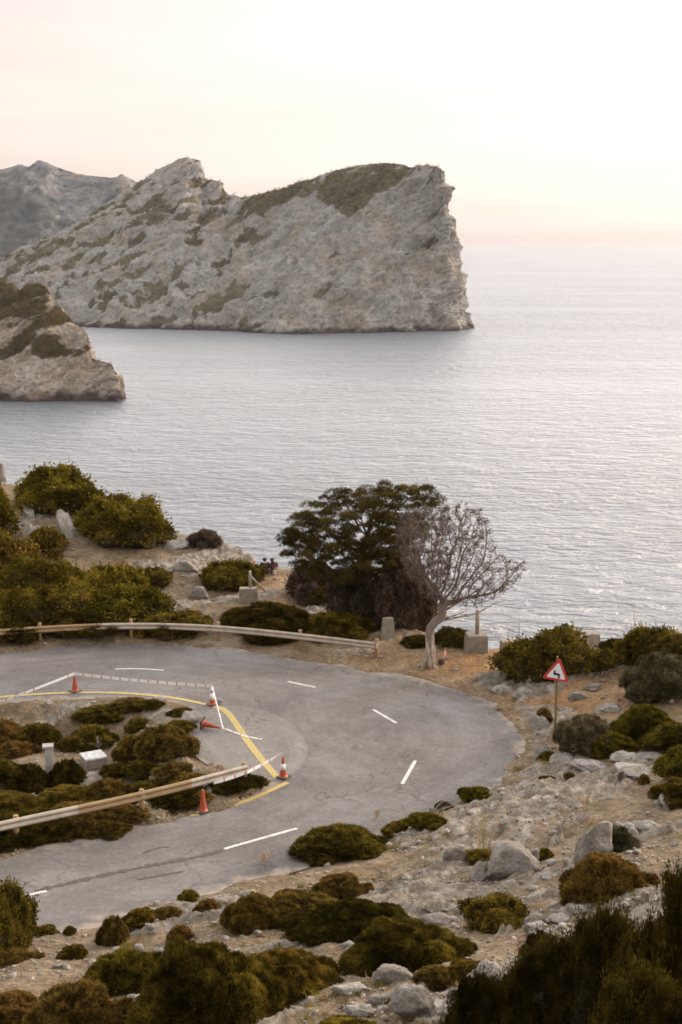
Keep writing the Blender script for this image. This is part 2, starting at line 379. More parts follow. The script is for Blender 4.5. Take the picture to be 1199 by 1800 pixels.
# ---------------- road
def poly_sheet(name, poly, z, mat, label, step=0.45, jitter=0.0, attrs=True):
    P = np.array(poly); lo, hi = P.min(0), P.max(0)
    gx, gy = np.meshgrid(np.arange(lo[0], hi[0], step), np.arange(lo[1], hi[1], step)); gx, gy = gx.ravel(), gy.ravel()
    m_ = inside(gx, gy, P); gx, gy = gx[m_], gy[m_]; ds = seg_dist(gx, gy, P); k_ = ds > step*0.35; gx, gy = gx[k_], gy[k_]
    co = [Vector(p) for p in P]+[Vector((a, b)) for a, b in zip(gx, gy)]; n_ = len(P)
    vs, _, fs, *_r = delaunay_2d_cdt(co, [(i, (i+1) % n_) for i in range(n_)], [], 1, 1e-5)
    V = np.array([(q.x, q.y, z) for q in vs]); fs = [f if True else f for f in fs if len(f) == 3]
    ed = seg_dist(V[:, 0], V[:, 1], P)
    fa = np.array(fs); a, b_, c_ = V[fa[:,0]], V[fa[:,1]], V[fa[:,2]]
    cr_ = (b_[:,0]-a[:,0])*(c_[:,1]-a[:,1])-(b_[:,1]-a[:,1])*(c_[:,0]-a[:,0]); fa[cr_ < 0] = fa[cr_ < 0][:, ::-1]
    o = link(name, mesh_np(name, V, fa, [mat], False, vattr=dict(edge=ed) if attrs else None)); return tag(o, label, kind='structure')
def asphalt(name, c0, c1, c2, dust=(0.30,0.25,0.20), de=0.5):
    m, t, b = new_mat(name); v = pos(t)
    big = noise_node(t, 0.22, 5, v, 0.6, 0.8); mid = noise_node(t, 1.6, 6, v, 0.65, 0.5); fine = noise_node(t, 38, 3, v, 0.8)
    c = ramp_node(t, big, [(0.3, c0), (0.52, c1), (0.7, c2)])
    c = mixc(t, 0.55, c, ramp_node(t, mid, [(0.3, (0.78,)*3), (0.7, (1.2,)*3)]), 'MULTIPLY')
    c = mixc(t, 0.6, c, ramp_node(t, fine, [(0.3, (0.72,)*3), (0.7, (1.28,)*3)]), 'MULTIPLY')
    es = N(t, 'ShaderNodeMath', operation='MULTIPLY'); es.inputs[1].default_value = 1.5; t.links.new(attr(t, 'edge'), es.inputs[0])
    pxs = N(t, 'ShaderNodeSeparateXYZ'); t.links.new(v, pxs.inputs[0]); cb = N(t, 'ShaderNodeCombineXYZ'); t.links.new(es.outputs[0], cb.inputs[0])
    for i_ in (0, 1):
        q_ = N(t, 'ShaderNodeMath', operation='MULTIPLY'); q_.inputs[1].default_value = 0.14; t.links.new(pxs.outputs[i_], q_.inputs[0]); t.links.new(q_.outputs[0], cb.inputs[i_+1])
    st_ = noise_node(t, 1.3, 7, cb.outputs[0], 0.65)
    c = mixc(t, 0.55, c, ramp_node(t, st_, [(0.30, (0.74,0.72,0.70)), (0.5, (1,1,1)), (0.70, (1.24,1.26,1.29))]), 'MULTIPLY')
    gr_ = noise_node(t, 6.5, 5, v, 0.75)
    c = mixc(t, 0.75, c, ramp_node(t, gr_, [(0.32, (0.72,)*3), (0.5, (1,)*3), (0.68, (1.26,)*3)]), 'MULTIPLY')
    # crazed cracks
    vo = N(t, 'ShaderNodeTexVoronoi', feature='DISTANCE_TO_EDGE'); vo.inputs['Scale'].default_value = 0.55
    wv = N(t, 'ShaderNodeVectorMath', operation='ADD'); wn = N(t, 'ShaderNodeTexNoise'); wn.inputs['Scale'].default_value = 0.7; wn.inputs['Detail'].default_value = 5; t.links.new(v, wn.inputs['Vector'])
    sc_ = N(t, 'ShaderNodeVectorMath', operation='SCALE'); sc_.inputs['Scale'].default_value = 2.2; t.links.new(wn.outputs['Color'], sc_.inputs[0])
    t.links.new(v, wv.inputs[0]); t.links.new(sc_.outputs[0], wv.inputs[1]); t.links.new(wv.outputs[0], vo.inputs['Vector'])
    ck = ramp_node(t, vo.outputs['Distance'], [(0.0, (1,)*3), (0.022, (0,)*3)])
    gate = ramp_node(t, noise_node(t, 0.35, 3, v), [(0.44, (0,)*3), (0.56, (0.7,)*3)])
    ckm = mixc(t, 1.0, ck, gate, 'MULTIPLY')
    c = mixc(t, ckm, c, (0.06,0.052,0.047))
    # dust and grit blown in from the verge
    e_ = N(t, 'ShaderNodeMapRange'); e_.inputs[1].default_value = 0.0; e_.inputs[2].default_value = 1.2; e_.inputs[3].default_value = de; e_.inputs[4].default_value = 0.0
    t.links.new(attr(t, 'edge'), e_.inputs[0])
    ad = N(t, 'ShaderNodeMath', operation='ADD'); t.links.new(e_.outputs[0], ad.inputs[0]); t.links.new(mid, ad.inputs[1])
    c = mixc(t, ramp_node(t, ad.outputs[0], [(0.75, (0,)*3), (1.15, (0.85,)*3)]), c, dust)
    t.links.new(c, b.inputs['Base Color']); b.inputs['Roughness'].default_value = 0.9; b.inputs['Specular IOR Level'].default_value = 0.25
    b1 = bump(t, None, fine, 0.008, 0.7); bump(t, b, mid, 0.02, 0.5, b1); return m
M_asph = asphalt('worn_asphalt', (0.112,0.098,0.090), (0.147,0.133,0.125), (0.186,0.175,0.169))
M_apron = asphalt('patched_asphalt', (0.158,0.144,0.130), (0.188,0.173,0.158), (0.22,0.205,0.19), de=0.1)
poly_sheet('road', ROAD, 0.0, M_asph, 'worn grey asphalt hairpin road curving round the scrub island')
apron_px = [(372,1244),(400,1240),(450,1243),(500,1262),(535,1293),(543,1322),(530,1348),(505,1366),(480,1374),(445,1368),(400,1350),(355,1331),(336,1300),(346,1264)]
poly_sheet('pavement', smooth_poly([P0(*p) for p in apron_px], 2, True), 0.006, M_apron, 'lighter rounded asphalt patch inside the hairpin bend', 0.3)
def paint(name, col):
    m, t, b = new_mat(name); v = pos(t)
    c = ramp_node(t, noise_node(t, 9, 6, v, 0.7), [(0.40, tuple(x*0.35+0.11 for x in col)), (0.54, col)])
    t.links.new(c, b.inputs['Base Color']); b.inputs['Roughness'].default_value = 0.8; return m
M_pw = paint('white_road_paint', (0.60,0.59,0.58)); M_py = paint('yellow_road_paint', (0.44,0.32,0.075)); M_tar = simple('tar_seam', (0.075,0.06,0.05), 0.9, 4, 0.3, 0, obj=False)
def ribbon(name, px, wdt, z, mat, label, it=1, jit=0.0):
    p = smooth_poly([P0(*q, z) for q in px], it); 
    if jit:
        q = []
        for a, b_ in zip(p[:-1], p[1:]):
            for k in range(10): q.append((a[0]+(b_[0]-a[0])*k/10, a[1]+(b_[1]-a[1])*k/10))
        p = q
    V, Fs = [], []
    for i, a in enumerate(p):
        b0, b1 = p[max(i-1, 0)], p[min(i+1, len(p)-1)]; dx, dy = b1[0]-b0[0], b1[1]-b0[1]; L = math.hypot(dx, dy) or 1
        ww = wdt/2*(1+(random.uniform(-jit, jit) if jit else 0)); ox = random.uniform(-jit, jit)*0.05 if jit else 0
        if jit: ww *= min(1, i/6, (len(p)-1-i)/6)+0.05
        V += [(a[0]-dy/L*(ww+ox), a[1]+dx/L*(ww+ox), z), (a[0]+dy/L*(ww-ox), a[1]-dx/L*(ww-ox), z)]
        if i: Fs.append((2*i-2, 2*i-1, 2*i+1, 2*i))
    o = link(name, mesh_np(name, V, Fs, [mat])); return tag(o, label, kind='structure')
for px, lb in (([(203,1176),(245,1175),(288,1178)], 'white dash on the far arm of the hairpin'), ([(506,1198),(555,1208)], 'white dash where the far arm starts to bend'),
               ([(656,1247),(697,1271)], 'white dash at the top of the bend'), ([(730,1337),(707,1378)], 'steep white dash at the outer side of the bend'),
               ([(522,1456),(394,1492)], 'long white dash on the near arm of the road'), ([(82,1566),(40,1575)], 'short white dash at the left end of the dark seam'),
               ([(-60,1190),(-150,1198)], 'white dash on the far arm beyond the left edge'), ([(578,1161),(592,1163)], 'tiny white mark at the far road edge')):
    ribbon('road_marking', px, 0.13, 0.010, M_pw, lb)
for px, w_, lb in (([(-320,1272),(-100,1238),(0,1225),(60,1220),(130,1217),(190,1217),(250,1220),(310,1227),(368,1239)], 0.22, 'yellow edge line along the inner side of the far arm'),
               ([(374,1240),(396,1247),(414,1270),(440,1310),(465,1341),(490,1369)], 0.27, 'broad yellow line cutting diagonally over the asphalt patch'),
               ([(506,1375),(470,1392),(430,1409),(366,1427)], 0.20, 'yellow edge line running down from the striped cone'), ([(334,1433),(350,1431)], 0.2, 'short stub of yellow line by the plain cone')):
    ribbon('road_marking', px, w_, 0.014, M_py, lb)
for px, w_, lb in (([(60,1566),(150,1545),(260,1522),(345,1506),(395,1494)], 0.17, 'long dark tar seam along the near arm of the road'), ([(240,1546),(290,1537),(325,1531)], 0.10, 'short dark crack beside the long seam'), ([(250,1500),(275,1490),(300,1488)], 0.07, 'thin branching crack on the near arm')):
    ribbon('road_crack', px, w_, 0.010, M_tar, lb, 1, 0.6)

# ================================================================== sea
SD = 45000.0
m, t, b = new_mat('sea_water'); v = pos(t)
b.inputs['Base Color'].default_value = (0.090,0.108,0.132,1); b.inputs['Roughness'].default_value = 0.17; b.inputs['IOR'].default_value = 1.52
def wave(scale, sx, sy, rz, det, d_): return noise_node(t, scale, det, mapping(t, v, (sx, sy, 1), (0, 0, rz)), 0.55, d_)
w1 = wave(0.045, 0.8, 1.4, R(-12), 3, 0.4); w2 = wave(0.13, 0.75, 1.25, R(-8), 6, 0.8); w3 = wave(0.5, 0.8, 1.2, R(6), 3, 0.2)
patch = ramp_node(t, noise_node(t, 0.006, 4, mapping(t, v, (0.5,1.6,1), (0,0,R(-10)))), [(0.35, (0.55,)*3), (0.65, (1,)*3)])
ln = N(t, 'ShaderNodeVectorMath', operation='LENGTH'); t.links.new(v, ln.inputs[0]); rg = N(t, 'ShaderNodeMapRange'); rg.inputs[1].default_value = 300; rg.inputs[2].default_value = 1700; rg.inputs[3].default_value = 0.27; rg.inputs[4].default_value = 0.46
t.links.new(ln.outputs['Value'], rg.inputs[0]); t.links.new(rg.outputs[0], b.inputs['Roughness'])
a1 = N(t, 'ShaderNodeMath', operation='MULTIPLY'); a1.inputs[1].default_value = 5.0; t.links.new(w1, a1.inputs[0])
a2 = N(t, 'ShaderNodeMath', operation='MULTIPLY'); a2.inputs[1].default_value = 8.5; t.links.new(w2, a2.inputs[0])
a3 = N(t, 'ShaderNodeMath', operation='MULTIPLY'); a3.inputs[1].default_value = 1.7; t.links.new(w3, a3.inputs[0])
s1 = N(t, 'ShaderNodeMath', operation='ADD'); t.links.new(a1.outputs[0], s1.inputs[0]); t.links.new(a2.outputs[0], s1.inputs[1])
s2 = N(t, 'ShaderNodeMath', operation='ADD'); t.links.new(s1.outputs[0], s2.inputs[0]); t.links.new(a3.outputs[0], s2.inputs[1])
s3 = N(t, 'ShaderNodeMath', operation='MULTIPLY'); t.links.new(s2.outputs[0], s3.inputs[0]); t.links.new(patch, s3.inputs[1])
bump(t, b, s3.outputs[0], 1.0, 1.0)
rr = np.array([0, 60, 150, 300, 600, 1200, 2500, 5000, 10000, 20000, 32000, SD]); V = [(0, 0, SEA)]; Fs = []; nn = 64
for r_ in rr[1:]:
    for i in range(nn): V.append((r_*math.cos(2*math.pi*i/nn), r_*math.sin(2*math.pi*i/nn), SEA))
sea = bpy.data.meshes.new('sea'); fl = [(0, 1+i, 1+(i+1) % nn) for i in range(nn)]
for j in range(len(rr)-2):
    fl += [(1+j*nn+i, 1+(j+1)*nn+i, 1+(j+1)*nn+(i+1) % nn, 1+j*nn+(i+1) % nn) for i in range(nn)]
sea.from_pydata(V, [], fl); sea.materials.append(m); sea.update()
tag(link('sea', sea), 'pale rippled sea reaching to the horizon', kind='structure')

# ================================================================== headlands
def resample(P, n, closed=False):
    P = np.array(P, float); L = np.concatenate([[0], np.cumsum(np.linalg.norm(np.diff(P[:, :3], axis=0), axis=1))]); s = np.linspace(0, L[-1], n)
    return np.stack([np.interp(s, L, P[:, i]) for i in range(P.shape[1])], 1)
HS = CAM_H-SEA
def headland(name, cols, back, S, T, amp, mat, label, tp=1.3, vegf=None, dens=0.5, seed=60, strat=(60, 14, 30), dirv=(0.8, 0.6), edge_amp=0.25):
    """cols: (u_base, v_base, u_ridge, v_ridge, extra depth of the ridge) left to right; wraps round the prow to a back face."""
    prs = []
    for ub, vb, ur, vr, dep in cols:
        p = P0(ub, vb, SEA); D = math.hypot(*p); r = at_dist(ur, vr, D+dep); prs.append((p[0], p[1], SEA-6, r[0], r[1], r[2]))
    bk = []
    for k, q in enumerate(reversed(prs)):
        x, y = q[3], q[4]; L = math.hypot(x, y); f = (L+back*min(1, 0.12+k/5))/L; bk.append((x*f+ (0 if k else 4), y*f, SEA-6, q[3], q[4], q[5]))
    C = np.array(prs+bk); L = np.concatenate([[0], np.cumsum(np.linalg.norm(np.diff(C[:, :3], axis=0), axis=1)+np.linalg.norm(np.diff(C[:, 3:], axis=0), axis=1)+.5)])
    nf = len(prs)-1; sf = int(S*0.8); s = np.concatenate([np.linspace(0, L[nf], sf), np.linspace(L[nf], L[-1], S-sf+1)[1:]])
    C = np.stack([np.interp(s, L, C[:, i]) for i in range(6)], 1)
    tt = np.linspace(0, 1, T)[:, None]; a = tt**tp
    X = C[:, 0]+(C[:, 3]-C[:, 0])*a; Y = C[:, 1]+(C[:, 4]-C[:, 1])*a; Z = C[:, 2]+(C[:, 5]-C[:, 2])*tt
    Pm = np.stack([X, Y, Z], -1); du = np.gradient(Pm, axis=1); dv = np.gradient(Pm, axis=0); nr = np.cross(du, dv); nr /= (np.linalg.norm(nr, axis=-1, keepdims=True)+1e-9)
    al = X*dirv[0]+Z*dirv[1]; pe = -X*dirv[1]+Z*dirv[0]
    pe = pe+14*fbm(X/90, Y/90, Z/90, s=seed+9, o=3)*(amp/9)
    d1 = fbm(al/strat[0], pe/strat[1], Y/strat[2], o=5, s=seed, g=0.55); d1 = 0.8*d1+0.28*(0.75-2*np.abs(fbm(al/strat[0]*1.6, pe/strat[1]*1.3, Y/strat[2]*1.4, o=5, s=seed+77, g=0.6))); d2 = 1-2*np.abs(fbm(X/45, Y/45, Z/70, o=5, s=seed+3, g=0.55)); d3 = fbm(X/11, Y/11, Z/16, o=4, s=seed+5, g=0.6)
    fade = edge_amp+(1-edge_amp)*ss(1, 0.90, tt+0*X)
    dsp = amp*(0.95*d1+0.32*(d2-0.4)+0.20*d3)*fade
    Pm = Pm+nr*dsp[..., None]
    Pm[..., 2] += amp*0.10*fbm(X/7, Y/7, s=seed+8, o=2)*(tt > 0.97)
    X, Y, Z = Pm[..., 0].ravel(), Pm[..., 1].ravel(), Pm[..., 2].ravel()
    uu, vv = project(X, Y, Z)
    vg = fbm(al.ravel()/40, pe.ravel()/12, Y/25, o=5, s=seed+20, g=0.6)+0.25*d1.ravel()*-1
    veg = ss(0.0, 0.62, vg+dens-0.5+(vegf(uu, vv) if vegf else 0))
    wet = ss(SEA+7, SEA+1.5, Z+3*fbm(X/9, Y/9, s=seed+30, o=3))
    ix = np.arange(S*T).reshape(T, S); Fc = np.stack([ix[:-1,:-1].ravel(), ix[:-1,1:].ravel(), ix[1:,1:].ravel(), ix[1:,:-1].ravel()], 1)
    o = link(name, mesh_np(name, np.stack([X, Y, Z], 1), Fc, [mat], True, vattr=dict(veg=veg, wet=wet)))
    tag(o, label, kind='structure'); return o, Pm, nr, veg.reshape(T, S), tt
def cliff_mat(name, sc, rock, vegc, warm):
    m, t, b = new_mat(name); v = pos(t)
    n1 = noise_node(t, sc, 9, v, 0.62, 0.3)
    vst = mapping(t, v, (1.0, 1.0, 1.0), (0, R(38), 0)); vst = mapping(t, vst, (0.5, 0.8, 1.7))
    n2 = noise_node(t, sc*1.6, 7, vst, 0.55, 1.0); n3 = noise_node(t, sc*9, 6, v, 0.7)
    c = ramp_node(t, n2, [(0.28, rock[0]), (0.5, rock[1]), (0.70, rock[2])])
    c = mixc(t, ramp_node(t, n1, [(0.48, (0,)*3), (0.66, (0.6,)*3)]), c, warm)
    c = mixc(t, ramp_node(t, n3, [(0.34, (0.75,)*3), (0.50, (0,)*3)]), c, tuple(x*0.5 for x in rock[0]))
    vm = N(t, 'ShaderNodeMath', operation='MULTIPLY_ADD'); t.links.new(n3, vm.inputs[0]); vm.inputs[1].default_value = 1.1; t.links.new(attr(t, 'veg'), vm.inputs[2])
    vc = mixc(t, ramp_node(t, n1, [(0.4, (0,)*3), (0.6, (1,)*3)]), vegc[0], vegc[1])
    c = mixc(t, ramp_node(t, vm.outputs[0], [(0.78, (0,)*3), (1.16, (0.9,)*3)]), c, vc)
    c = mixc(t, attr(t, 'wet'), c, (0.055,0.042,0.038))
    t.links.new(c, b.inputs['Base Color']); b.inputs['Roughness'].default_value = 0.97; b.inputs['Specular IOR Level'].default_value = 0.1
    b1 = bump(t, None, n3, 2.2/sc*0.012, 0.9); bump(t, b, n2, 6.0/sc*0.010, 0.7, b1); return m
M_cape = cliff_mat('cape_limestone', 0.030, ((0.185,0.172,0.155), (0.262,0.252,0.235), (0.345,0.337,0.322)), ((0.062,0.055,0.032), (0.11,0.098,0.058)), (0.27,0.215,0.15))  # rock tones lightened to stand in for part of the haze
M_prom = cliff_mat('promontory_limestone', 0.055, ((0.14,0.11,0.085), (0.265,0.225,0.185), (0.40,0.36,0.32)), ((0.028,0.023,0.010), (0.055,0.044,0.016)), (0.27,0.19,0.125))
cape_cols = [(-420,560,-500,600,60),(-300,566,-330,560,110),(-150,570,-150,500,240),(0,573,0,452,330),(60,575,60,428,360),(130,576,130,393,390),(170,577,200,350,420),(230,578,262,310,420),(280,579,310,283,420),(310,580,330,277,410),(330,580,347,281,400),(340,580,353,288,395),(345,581,357,314,390),(370,582,385,319,370),(390,583,404,343,350),(420,585,430,347,330),(460,587,480,338,300),(500,588,520,326,280),(540,587,560,311,255),(580,586,600,299,230),(620,586,640,291,205),(670,585,690,286,175),(705,584,720,294,150),(735,583,745,290,120),(770,582,762,292,90),(800,581,775,297,62),(820,579,781,303,45),(830,577,782,312,30)]
def poly_mask(pts, soft):
    P = np.array(pts, float)
    def f(u, v):
        d = seg_dist(u, v, P); return ss(-soft, soft, np.where(inside(u, v, P), d, -d))
    return f
pm1 = poly_mask([(400,400),(430,345),(520,320),(600,290),(690,280),(735,290),(745,300),(700,325),(655,350),(612,385),(590,372),(560,340),(520,345),(470,372)], 10)
pm2 = poly_mask([(0,470),(110,400),(230,345),(320,310),(350,330),(300,370),(200,440),(90,490)], 26)
pm3 = poly_mask([(640,300),(720,300),(800,340),(835,600),(500,600),(470,450)], 30)
pm4 = poly_mask([(100,600),(160,480),(330,420),(430,440),(480,600)], 40)
o, capeP, capeN, capeV, capeT = headland('headland', cape_cols, 260, 900, 330, 11.0, M_cape, 'big pale cliff headland ending in a sheer prow above the sea', 1.15,
    lambda u, v: 0.95*pm1(u, v)+0.30*pm2(u, v)-0.45*pm3(u, v)*(1-pm1(u, v))+0.06*pm4(u, v), 0.42, 60)
rear_cols = [(-500,560,-520,330,300),(-300,560,-300,300,420),(-100,560,-100,305,480),(-20,560,-20,302,480),(0,560,10,297,480),(20,560,30,291,480),(50,560,50,292,480),(70,560,72,283,480),(80,560,84,285,480),(100,560,104,299,480),(140,560,140,306,468),(190,560,190,315,456),(220,560,215,308,444),(260,560,260,330,700),(330,560,340,400,600),(420,566,430,450,400),(470,568,470,520,200)]
M_rear = cliff_mat('rear_ridge_rock', 0.02, ((0.11,0.112,0.118), (0.165,0.168,0.172), (0.23,0.232,0.235)), ((0.085,0.09,0.092), (0.115,0.115,0.105)), (0.25,0.21,0.16))  # blue grey of distance haze put into rock and scrub colours
valley_shade = poly_mask([(-50,300),(30,330),(90,345),(110,372),(60,420),(0,460),(-60,470)], 16)  # shade of the valley, painted in through the veg colour
headland('hill', rear_cols, 500, 420, 170, 13.0, M_rear, 'hazy blue grey ridge behind the cliff headland at far left', 1.1, lambda u, v: 1.2*valley_shade(u, v), 0.36, 90, (90, 24, 60))
prom_cols = [(-360,690,-370,560,60),(-200,700,-210,505,90),(-90,704,-90,500,100),(-30,705,-20,494,100),(5,706,5,497,98),(20,707,22,500,95),(32,707,34,512,92),(45,707,50,500,88),(60,707,66,497,84),(75,707,80,503,78),(95,707,97,528,70),(112,707,114,552,62),(130,707,132,570,54),(145,707,150,580,48),(155,707,154,600,42),(168,707,163,630,34),(190,707,186,636,24),(203,707,198,642,16),(212,706,204,660,9),(216,704,211,684,5)]
pp = poly_mask([(-60,480),(90,490),(120,560),(90,600),(80,640),(60,640),(40,560),(-60,560)], 14)
pp2 = poly_mask([(50,590),(100,590),(160,628),(130,645),(55,632)], 10)
pp3 = poly_mask([(-60,640),(215,630),(220,720),(-60,720)], 10)
o, promP, promN, promV, promT = headland('headland', prom_cols, 120, 520, 260, 5.0, M_prom, 'small brownish rocky promontory with dark scrub at left', 1.2,
    lambda u, v: 0.16*pp(u, v)+0.35*pp2(u, v)-0.6*pp3(u, v), 0.47, 130, (30, 9, 16), (0.9, 0.35), 0.35)

# ================================================================== foliage builders
def leaves(C, Nn, size, asp, jit=0.7, tri=False):
    n = len(C); d = Nn+jit*rng.normal(size=(n, 3)); d /= np.linalg.norm(d, axis=1, keepdims=True)+1e-9
    r = rng.normal(size=(n, 3)); a = np.cross(d, r); a /= np.linalg.norm(a, axis=1, keepdims=True)+1e-9; b_ = np.cross(d, a)
    s = size*(0.6+0.8*rng.random((n, 1))); a = a*s*0.5; b_ = b_*s*0.5*asp
    if tri:
        V = np.stack([C-b_, C+b_, C+2*a], 1).reshape(-1, 3); Fc = np.arange(3*n).reshape(n, 3)
    else:
        V = np.stack([C-a, C-b_*1.0, C+a, C+b_*1.0], 1).reshape(-1, 3); Fc = np.arange(4*n).reshape(n, 4)
    return V, Fc
def unit(n):
    d = rng.normal(size=(n, 3)); return d/np.linalg.norm(d, axis=1, keepdims=True)
def icos(sub):
    bm = bmesh.new(); bmesh.ops.create_icosphere(bm, subdivisions=sub, radius=1); V = np.array([v_.co[:] for v_ in bm.verts]); Fc = np.array([[v_.index for v_ in f.verts] for f in bm.faces]); bm.free(); return V, Fc
IC = {k: icos(k) for k in (1, 2, 3, 4)}
def shrub_mesh(kind, n, size, seed, mat):
    """unit dome made of several overlapping lobes, sprigs over a twiggy core"""
    rs = np.random.default_rng(seed)
    nl = {'cushion': 9, 'leafy': 13, 'spiky': 15}[kind]; L = [(0.0, 0.0, 0.22, 0.66 if kind == 'cushion' else 0.54)]
    for k in range(nl):
        a = k*2.4+rs.uniform(-.5, .5); q = math.sqrt((k+0.7)/nl)*rs.uniform(0.55, 0.80); lr = rs.uniform(0.24, 0.44) if kind != 'leafy' else rs.uniform(0.17, 0.40)
        L.append((q*math.cos(a), q*math.sin(a), rs.uniform(0.05, 0.35)*(1.1-q)+(0.35*(1-q) if kind != 'cushion' else 0.16*(1-q)), lr))
    L = np.array(L); A_ = L[:, 3]**2; m0 = int(n*2.3); i = rs.choice(len(L), m0, p=A_/A_.sum()); u_ = rs.normal(size=(m0, 3)); u_ /= np.linalg.norm(u_, axis=1, keepdims=True); u_[:, 2] = np.where(u_[:, 2] < -0.35, -u_[:, 2], u_[:, 2])
    def bumpf(c): return 1+(0.18 if kind == 'cushion' else 0.42)*fbm(c[:, 0]*4.3, c[:, 1]*4.3, c[:, 2]*4.3, o=3, s=seed)
    S0 = L[i, :3]+u_*L[i, 3:4]*(bumpf(L[i, :3]+u_*L[i, 3:4]))[:, None]
    ok = np.ones(m0, bool)
    for k in range(len(L)): ok &= (((S0-L[k, :3])**2).sum(1) > (L[k, 3]*0.86)**2) | (i == k)
    ok &= S0[:, 2] > -0.1; S0, u_, i = S0[ok][:n], u_[ok][:n], i[ok][:n]; m_ = len(S0)
    dpt = rs.random((m_, 1))**1.8; C = S0-u_*dpt*(0.10 if kind == 'cushion' else 0.14)
    if kind != 'cushion': far_ = rs.random(m_) > 0.90; C[far_] += u_[far_]*rs.uniform(0.02, 0.13, (far_.sum(), 1))
    cl = fbm(C[:, 0]*7, C[:, 1]*7, C[:, 2]*7, o=2, s=seed+3)                 # paler and darker growth, contrast raised to imitate lit highlights
    tone = np.clip(0.48+0.45*cl+0.10*rs.normal(size=m_)+rs.normal(0, 0.10, len(L))[i], 0, 1)
    up = {'cushion': 0.35, 'leafy': 0.15, 'spiky': 0.45}[kind]; jt = {'cushion': 0.55, 'leafy': 0.9, 'spiky': 0.5}[kind]
    d = u_+np.array([0, 0, up])+jt*rs.normal(size=(m_, 3)); d /= np.linalg.norm(d, axis=1, keepdims=True)
    sv = np.cross(d, rs.normal(size=(m_, 3))); sv /= np.linalg.norm(sv, axis=1, keepdims=True)
    wd, ln = {'cushion': (0.34, 1.25), 'leafy': (0.5, 1.15), 'spiky': (0.24, 0.8)}[kind]; Ls = size*ln*(0.6+0.8*rs.random((m_, 1)))
    if kind == 'leafy':
        V = np.stack([C, C+d*Ls*0.5+sv*size*wd*0.6, C+d*Ls, C+d*Ls*0.5-sv*size*wd*0.6], 1).reshape(-1, 3); q4 = np.arange(4*m_).reshape(m_, 4); Fc = np.vstack([q4[:, [0, 1, 2]], q4[:, [0, 2, 3]]]); tone = np.concatenate([tone, tone])
    else: V = np.stack([C-sv*size*wd, C+sv*size*wd, C+d*Ls], 1).reshape(-1, 3); Fc = np.arange(3*m_).reshape(m_, 3)
    cv, cf = IC[2]; VV, FF = [V], [Fc]; b0 = len(V)
    for k in range(len(L)):
        p_ = L[k, :3]+cv*L[k, 3]*0.86; p_ = L[k, :3]+(p_-L[k, :3])*bumpf(p_)[:, None]; p_[:, 2] = np.maximum(p_[:, 2], -0.15); VV.append(p_); FF.append(cf+b0); b0 += len(cv)
    Ft = np.vstack(FF); nc = len(Ft)-len(Fc)
    return mesh_np('shrub_foliage', np.vstack(VV), Ft, [mat, M_twig], fattr=dict(tone=np.concatenate([tone, np.full(nc, 0.3)])), mi=np.concatenate([np.zeros(len(Fc)), np.ones(nc)]))
_cache = {}
def shrub_me(kind, tone, wpx):
    if wpx < 45: q, n, sz, nv = 's', 2200, 0.15, 3
    elif wpx < 95: q, n, sz, nv = 'm', 6500, 0.095, 3
    elif wpx < 190: q, n, sz, nv = 'l', 17000, 0.060, 3
    else: q, n, sz, nv = 'x', 50000, 0.036, 2
    if kind == 'spiky': n = int(n*2.2)
    k = (kind, tone, q); L = _cache.setdefault(k, [])
    if len(L) < nv: L.append(shrub_mesh(kind, n, sz, 100+len(_cache)*7+len(L), LM[tone])); return L[-1]
    return L[random.randrange(nv)]
SHR = []
def shrub(u0, v0, u1, v1, kind, tone, label, group, name='shrub', dep=0.85, wpx=None):
    uc = (u0+u1)/2; p = G(uc, v1); dist = math.hypot(p[0], p[1]); slant = math.hypot(dist, CAM_H-p[2])
    rx = (u1-u0)/2*slant/F*(1.30 if 'island' in group or 'knoll' in group else 1.15); ry = rx*dep; L = math.hypot(p[0], p[1])
    c = p[:2]*(1+ry*0.85/L); z = hz(*c); th = math.atan2(CAM_H-z, math.hypot(*c))
    _, vc = project(c[0], c[1], z); sl = math.hypot(math.hypot(*c), CAM_H-z); Mh = max((vc-v0), 4)*sl/F
    h = math.sqrt(max(Mh*Mh-(ry*math.sin(th))**2, (0.45*min(rx, 2))**2))/math.cos(th)
    h = h if kind == 'spiky' else min(h, 1.6*rx+0.6)*(0.88 if kind == 'cushion' else 1.08)
    o = link(name, shrub_me(kind, tone, wpx or (u1-u0)), None, (c[0], c[1], z-0.06*h)); o.scale = (rx, ry, h); o.rotation_euler = (0, 0, -math.atan2(p[0], p[1]))
    if random.random() < 0.5: o.scale[0] *= -1
    SHR.append((c[0], c[1], max(rx, ry))); return tag(o, label, 'shrub', group)
gK, gI, gF, gR = 'shrubs on the knoll beyond the far guardrail', 'low shrubs on the island inside the hairpin', 'shrubs on the slope in the foreground', 'shrubs on the slope right of the bend'
S = shrub
# knoll, left
S(30,817,180,922,'leafy','green','tall olive green bush standing highest on the knoll at the left','%s'%gK)
S(125,866,290,974,'leafy','green','broad green bush at the edge of the knoll against the sea',gK)
S(-60,850,34,960,'leafy','green','green bush cut by the left edge beside the tallest bush',gK)
S(50,925,118,980,'leafy','olive','small round bush between two white rocks on the knoll',gK)
S(-70,925,60,1050,'leafy','olive','dark bush at the left edge below the white rocks',gK)
S(-20,985,178,1112,'leafy','green','big soft green bush directly above the far guardrail at the left',gK)
S(150,982,240,1060,'leafy','green','yellowish green bush right of the big soft one above the guardrail',gK)
S(225,990,298,1042,'leafy','olive','round olive bush beside the pale rocky path on the knoll',gK)
S(140,1022,302,1112,'leafy','green','wide green bush below the rocky path, reaching to the guardrail',gK)
S(255,1068,368,1134,'leafy','olive','olive bush filling the gap under the third guardrail post',gK)
S(80,1085,270,1136,'leafy','dark','dark low bush seen beneath the far rail between two posts',gK)
